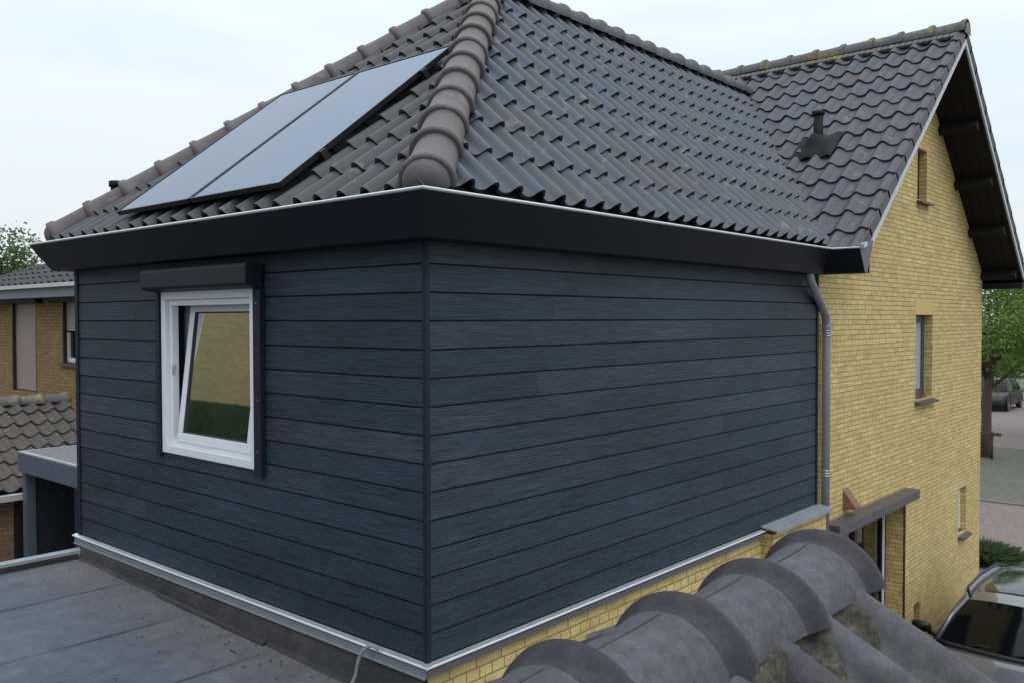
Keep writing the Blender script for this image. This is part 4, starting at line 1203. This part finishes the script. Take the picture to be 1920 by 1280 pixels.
# ------------------------------------------------------------------ cars
def car(name, loc, rz, mat, label, group, H=1.5, L=4.3, W=1.82):
    t = empty(name, loc, label, 'car', group, rz, local=True)
    hw = W/2; hl = L/2
    # body stations: x, half width, low z, belt z (side shoulder), top z
    S = [(-hl,.70,.42,.80,.86),(-hl+.06,.80,.30,.92,.98),(-hl+.35,.87,.24,.98,1.02),(-1.25,.905,.22,.99,1.02),(-.3,.91,.21,.98,1.01),(.75,.91,.21,.96,1.0),(1.05,.905,.21,.95,1.03),(1.35,.895,.22,.93,1.00),(hl-.45,.86,.24,.86,.93),(hl-.15,.78,.26,.76,.80),(hl-.03,.68,.30,.62,.66),(hl,.60,.36,.54,.56)]
    k = hw/.91
    rows = []
    for x, w, zl, zs_, zt_ in S:
        w *= k
        half = [(0,zl),(w*.7,zl),(w*.95,zl+.04),(w,zl+.18),(w*1.0,(zl+zs_)/2),(w*.985,zs_-.06),(w*.95,zs_),(w*.80,zt_-.015),(w*.4,zt_),(0,zt_+.005)]
        full = half + [(-a,b) for a,b in half[-2:0:-1]]
        rows.append([V((x,a,b)) for a,b in full] + [V((x,half[0][0],half[0][1]))])
    mb = MB()
    ids = [[mb.vert(p) for p in r[:-1]] for r in rows]; n = len(ids[0])
    for a, b in zip(ids, ids[1:]):
        for q in range(n): mb.face([a[q], b[q], b[(q+1) % n], a[(q+1) % n]], True)
    mb.face(ids[0], True); mb.face(ids[-1][::-1], True)
    body = mb.build('body', mat, t, normals=True, subsurf=2)
    # greenhouse: base ring and roof ring
    zr = H
    def ring(x, wb, zb):  return x, wb, zb
    base = [(1.07,.74),(.70,.845),(-.3,.86),(-1.2,.85),(-1.78,.72)]
    roof = [(.52,.56),(.30,.615),(-.4,.635),(-1.1,.61),(-1.45,.55)]
    zbase = [1.02,1.0,1.0,1.01,1.02]; zroof = [zr-.06,zr-.03,zr-.02,zr-.035,zr-.08]
    Bp = lambda i, s: V((base[i][0], s*base[i][1]*k, zbase[i])); Rp = lambda i, s: V((roof[i][0], s*roof[i][1]*k, zroof[i]))
    # roof skin
    mb = MB(); rows = []
    for i in range(5):
        w = roof[i][1]*k
        rows.append([V((roof[i][0] + .10*(1-(q/5)**2)*(1 if i == 0 else (-.6 if i == 4 else 0)), w*q/5, zroof[i] + .055*(1-(abs(q)/5)**2))) for q in range(-5,6)])
    mb.grid(rows, True, flip=True)
    rf = mb.build('roof', mat, t, normals=True, subsurf=1)
    mb = MB()
    a = [(.18,.44),(-.9,.44)]
    rr_ = []
    for x in (.24,.1,-.25,-.6,-.85):
        w = .46*k if x not in (.24,-.85) else .42*k
        rr_.append([V((x, w*q/4, zr - .02 + .062*(1-(q*.73/4)**2) + .002 - (.012 if x > .2 else 0))) for q in range(-4,5)])
    mb.grid(rr_, True, flip=True); mb.build('sunroof', M['roofglass'], rf)
    for s in (-1, 1):
        mb = MB(); mb.tube([Rp(0,s)+V((-.05,s*-.03,.03)), Rp(1,s)+V((0,s*-.015,.055)), Rp(2,s)+V((0,s*-.015,.06)), Rp(3,s)+V((0,s*-.015,.055)), Rp(4,s)+V((.05,s*-.03,.03))], .016, 8); mb.build('roof_rail', M['plastic_black'], rf)
    # pillars and body coloured frame
    mb = MB()
    for s in (-1, 1):
        mb.tube([Bp(0,s), (Bp(0,s)+Rp(0,s))/2 + V((.02,s*.015,.03)), Rp(0,s), Rp(1,s)+V((0,0,.005)), Rp(2,s)+V((0,0,.005)), Rp(3,s), Rp(4,s), (Bp(4,s)+Rp(4,s))/2 + V((-.03,s*.01,.02)), Bp(4,s)], .030, 8)
        mb.tube([Bp(2,s)*1, Rp(2,s)*1], .035, 6); mb.tube([Bp(3,s), Rp(3,s)], .05, 6)
    mb.build('pillar', mat, t)
    # glass
    mb = MB(); rows = []
    for f in (0,.33,.66,1):
        row = []
        for q in range(-4,5):
            b = V((base[0][0] + .12*(1-(q/4)**2), base[0][1]*k*q/4, zbase[0])); c = V((roof[0][0] + .10*(1-(q/4)**2), roof[0][1]*k*q/4, zroof[0] + .05*(1-(q/4)**2)))
            row.append(b.lerp(c, f) + V((.0,0,.03*math.sin(PI*f))))
        rows.append(row)
    mb.grid(rows, True); mb.build('windscreen', M['carglass'], t, normals=True)
    mb = MB(); rows = []
    for f in (0,.5,1):
        row = []
        for q in range(-4,5):
            b = V((base[4][0] - .08*(1-(q/4)**2), base[4][1]*k*q/4, zbase[4])); c = V((roof[4][0] - .06*(1-(q/4)**2), roof[4][1]*k*q/4, zroof[4] + .05*(1-(q/4)**2)))
            row.append(b.lerp(c, f) + V((-.03*math.sin(PI*f),0,.02*math.sin(PI*f))))
        rows.append(row)
    mb.grid(rows, True, flip=True); mb.build('rear_window', M['carglass'], t, normals=True)
    for s in (-1, 1):
        mb = MB(); mb.grid([[Bp(i,s) for i in range(5)], [(Bp(i,s)+Rp(i,s))/2 + V((0,s*.015,0)) for i in range(5)], [Rp(i,s) for i in range(5)]], True, flip=(s > 0)); mb.build('side_window', M['carglass'], t)
    # cowl, wipers
    mb = MB(); mb.tube([V((1.16+.10*(1-(q/6)**2), .72*k*q/6, 1.025)) for q in range(-6,7)], .028, 8); mb.build('cowl', M['plastic_black'], t)
    for y0, y1 in ((.05,.62),(-.5,.05)):
        mb = MB(); mb.tube([V((1.20,y0*k,1.04)), V((1.13,(y0+y1)/2*k,1.065)), V((1.08,y1*k,1.08))], .008, 6); mb.build('wiper', M['plastic_black'], t)
    # mirrors
    for s in (-1, 1):
        mb = MB(); c = V((.80, s*(hw+.09), 1.04)); rows = []
        for i in range(7):
            th = PI*i/6; rows.append([c + V((math.cos(th)*.06 + .02*math.sin(ph), math.copysign(abs(math.sin(th)*math.cos(ph))**.7, math.cos(ph))*.12, math.copysign(abs(math.sin(th)*math.sin(ph))**.75, math.sin(ph))*.075)) for ph in [2*PI*q/12 for q in range(13)]])
        mb.grid(rows, True); mb.tube([c + V((.0,-s*.08,-.05)), c + V((.02,-s*.2,-.07))], .03, 6)
        mb.build('mirror', M['plastic_black'], t, normals=True)
    # lights, grille
    for s in (-1, 1):
        mb = MB(); rows = []
        for i in range(4):
            x = hl - .10 - .14*i; rows.append([V((x + .02, s*(.50+.10*i)*k, .70+.045*i)), V((x + .05, s*(.52+.10*i)*k, .63+.04*i)), V((x + .045, s*(.54+.10*i)*k, .575+.045*i))])
        mb.grid(rows, True); hlm = mb.build('headlight', M['lamp'], t, normals=True)
        mb = MB(); mb.obox((-hl+.10, s*.70*k, .86), (.05,0,0), (0,.10*k,0), (.015,0,.09)); mb.build('tail_light', simple('red_lens', (.25,.01,.01), .2), t)
    mb = MB(); mb.obox((hl-.02,0,.50), (.02,0,.0), (0,.42*k,0), (-.015,0,.08)); mb.build('grille', M['plastic_black'], t)
    # wheels
    for x in (1.32, -1.30):
        for s in (-1, 1):
            mb = MB(); c = V((x, s*(hw-.11), .325))
            prf = [(.10,.19),(.115,.22),(.115,.29),(.09,.32),(-.09,.32),(-.115,.29),(-.115,.22),(-.10,.19)]
            rows = [[c + V((math.cos(a)*rd, s*o_, math.sin(a)*rd)) for o_, rd in prf] for a in [2*PI*q/24 for q in range(25)]]
            mb.grid(rows, True); wh = mb.build('wheel', M['tyre'], t, normals=True)
            mb = MB()
            for q in range(10):
                a = 2*PI*q/10; d = V((math.cos(a),0,math.sin(a))); e_ = V((-math.sin(a),0,math.cos(a)))
                mb.obox(c + d*.11 + V((0,s*.085,0)), d*.10, e_*.018, V((0,.012,0)))
            rows = [[c + V((math.cos(a)*rd, s*o_, math.sin(a)*rd)) for o_, rd in ((.10,.19),(.112,.205),(.112,.222))] for a in [2*PI*q/24 for q in range(25)]]
            mb.grid(rows, True); mb.tube([c + V((0,s*.07,0)), c + V((0,s*.10,0))], .04, 10); mb.tube([c + V((0,s*.02,0)), c + V((0,s*.03,0))], .19, 20)
            mb.build('rim', M['rim'], wh)
            # arch lip
            mb = MB(); mb.tube([V((x + math.cos(a)*.365, s*(hw-.012), .325 + math.sin(a)*.365)) for a in [PI*q/12 for q in range(13)]], .035, 6); mb.build('wheel_arch', M['plastic_black'], t)
    return t
# near car: windscreen base about x=7.75, nose to -x
car('parked_car', (8.90,-1.27,GZ), PI, M['paint_silver'], 'silver grey car with glass sunroof parked beside the yellow gable wall', 'parked cars', H=1.46)
car('parked_car', (49.6,8.1,GZ), math.radians(179), M['paint_dark'], 'dark car parked across the street past the tree trunk', 'parked cars', H=1.58)

# ------------------------------------------------------------------ ground
def sheet(name, x0, x1, y0, y1, z, m, n=1):
    mb = MB(); mb.poly([(x0,y0,z),(x1,y0,z),(x1,y1,z),(x0,y1,z)]); return struct(mb.build(name, m, None))
sheet('ground', -400, 700, -500, 600, GZ-.03, M['ground'])
sheet('driveway', -1.2, 15.4, -3.6, 4.4, GZ-.004, M['pave_pink'])
sheet('garden_bed', 15.4, 16.9, -.6, 2.0, GZ-.002, M['soil'])
sheet('pavement', 15.0, 22.35, -60, 60, GZ-.010, M['pave_pink'])
sheet('parking_strip', 22.5, 33.5, -60, 60, GZ-.014, M['pave_grey'])
sheet('road', 33.6, 60, -60, 60, GZ-.012, M['road'])
mb = MB(); mb.box((22.36,-60,GZ-.10),(22.49,60,GZ+.03)); struct(mb.build('kerb', M['kerb'], None))
mb = MB(); mb.box((33.5,-60,GZ-.10),(33.6,60,GZ+.0)); struct(mb.build('kerb', M['kerb'], None))

# ------------------------------------------------------------------ light, sky, camera
SUN_EL, SUN_AZ = math.radians(52), math.radians(-112)   # direction towards the sun in the xy plane
sd = V((math.cos(SUN_AZ)*math.cos(SUN_EL), math.sin(SUN_AZ)*math.cos(SUN_EL), math.sin(SUN_EL)))
sl = bpy.data.lights.new('sun', 'SUN'); sl.energy = .9; sl.angle = math.radians(25); sl.color = (1,.98,.95)
so = bpy.data.objects.new('sun', sl); col.objects.link(so); so.rotation_euler = (-sd).to_track_quat('-Z', 'Y').to_euler()
w = bpy.data.worlds.new('World'); sc.world = w; w.use_nodes = True
nt = w.node_tree; bgn = nt.nodes['Background']
sky = nt.nodes.new('ShaderNodeTexSky'); sky.sky_type = 'NISHITA'; sky.sun_disc = False; sky.sun_elevation = SUN_EL; sky.sun_rotation = PI/2 - SUN_AZ
gen = nt.nodes.new('ShaderNodeTexCoord').outputs['Generated']
sp = nt.nodes.new('ShaderNodeSeparateXYZ'); nt.links.new(gen, sp.inputs[0])
el = ramp(nt, sp.outputs['Z'], [(0, (7.9,8.35,8.75)), (.12, (8.4,8.85,9.2)), (.3, (9.4,9.9,10.3)), (1, (16,17,18.2))])
# project direction on a cloud layer so that the streaks flatten towards the horizon
cl = noise(nt, gen, 1, 6, .55, (1.6,1.6,9.0), .4)
cl2 = noise(nt, gen, 1, 5, .6, (.9,.9,5.0), .2)
cover = ramp(nt, math_(nt, 'ADD', math_(nt, 'MULTIPLY', cl, .6), math_(nt, 'MULTIPLY', cl2, .4)), [(.40, (.60,.60,.60)), (.50, (.90,.90,.90)), (.60, (1,1,1))])
hue = mix(nt, cover, (6.0,8.6,9.7), el)
blue = mix(nt, math_(nt, 'SUBTRACT', 1, math_(nt, 'MULTIPLY', cover, 1.0)), hue, sky.outputs['Color'])
fin = mix(nt, .94, sky.outputs['Color'], hue)
nt.links.new(fin, bgn.inputs['Color']); bgn.inputs['Strength'].default_value = .105

cam = bpy.data.cameras.new('camera'); co = bpy.data.objects.new('camera', cam); col.objects.link(co); sc.camera = co
yaw, pitch, roll = 0.7207498380898928, -0.02525406427913203, -0.0020717456359673177
f = V((math.cos(yaw)*math.cos(pitch), math.sin(yaw)*math.cos(pitch), math.sin(pitch)))
r0 = V((math.sin(yaw), -math.cos(yaw), 0)); u0 = r0.cross(f)
r2 = r0*math.cos(roll) + u0*math.sin(roll); u2 = u0*math.cos(roll) - r0*math.sin(roll)
mt = Matrix((r2, u2, -f)).transposed().to_4x4(); mt.translation = V((-3.3854519211869554, -3.6125640000611225, 1.9406780506664998))
co.matrix_world = mt
cam.sensor_fit = 'HORIZONTAL'; cam.sensor_width = 36; cam.lens = 36*1653.0934/1920
cam.clip_start = .05; cam.clip_end = 2000
sc.view_settings.view_transform = 'Standard'; sc.view_settings.look = 'None'; sc.view_settings.gamma = 1; sc.view_settings.exposure = 0
sc.render.engine = 'CYCLES'
sc.cycles.max_bounces = 8; sc.cycles.transparent_max_bounces = 12
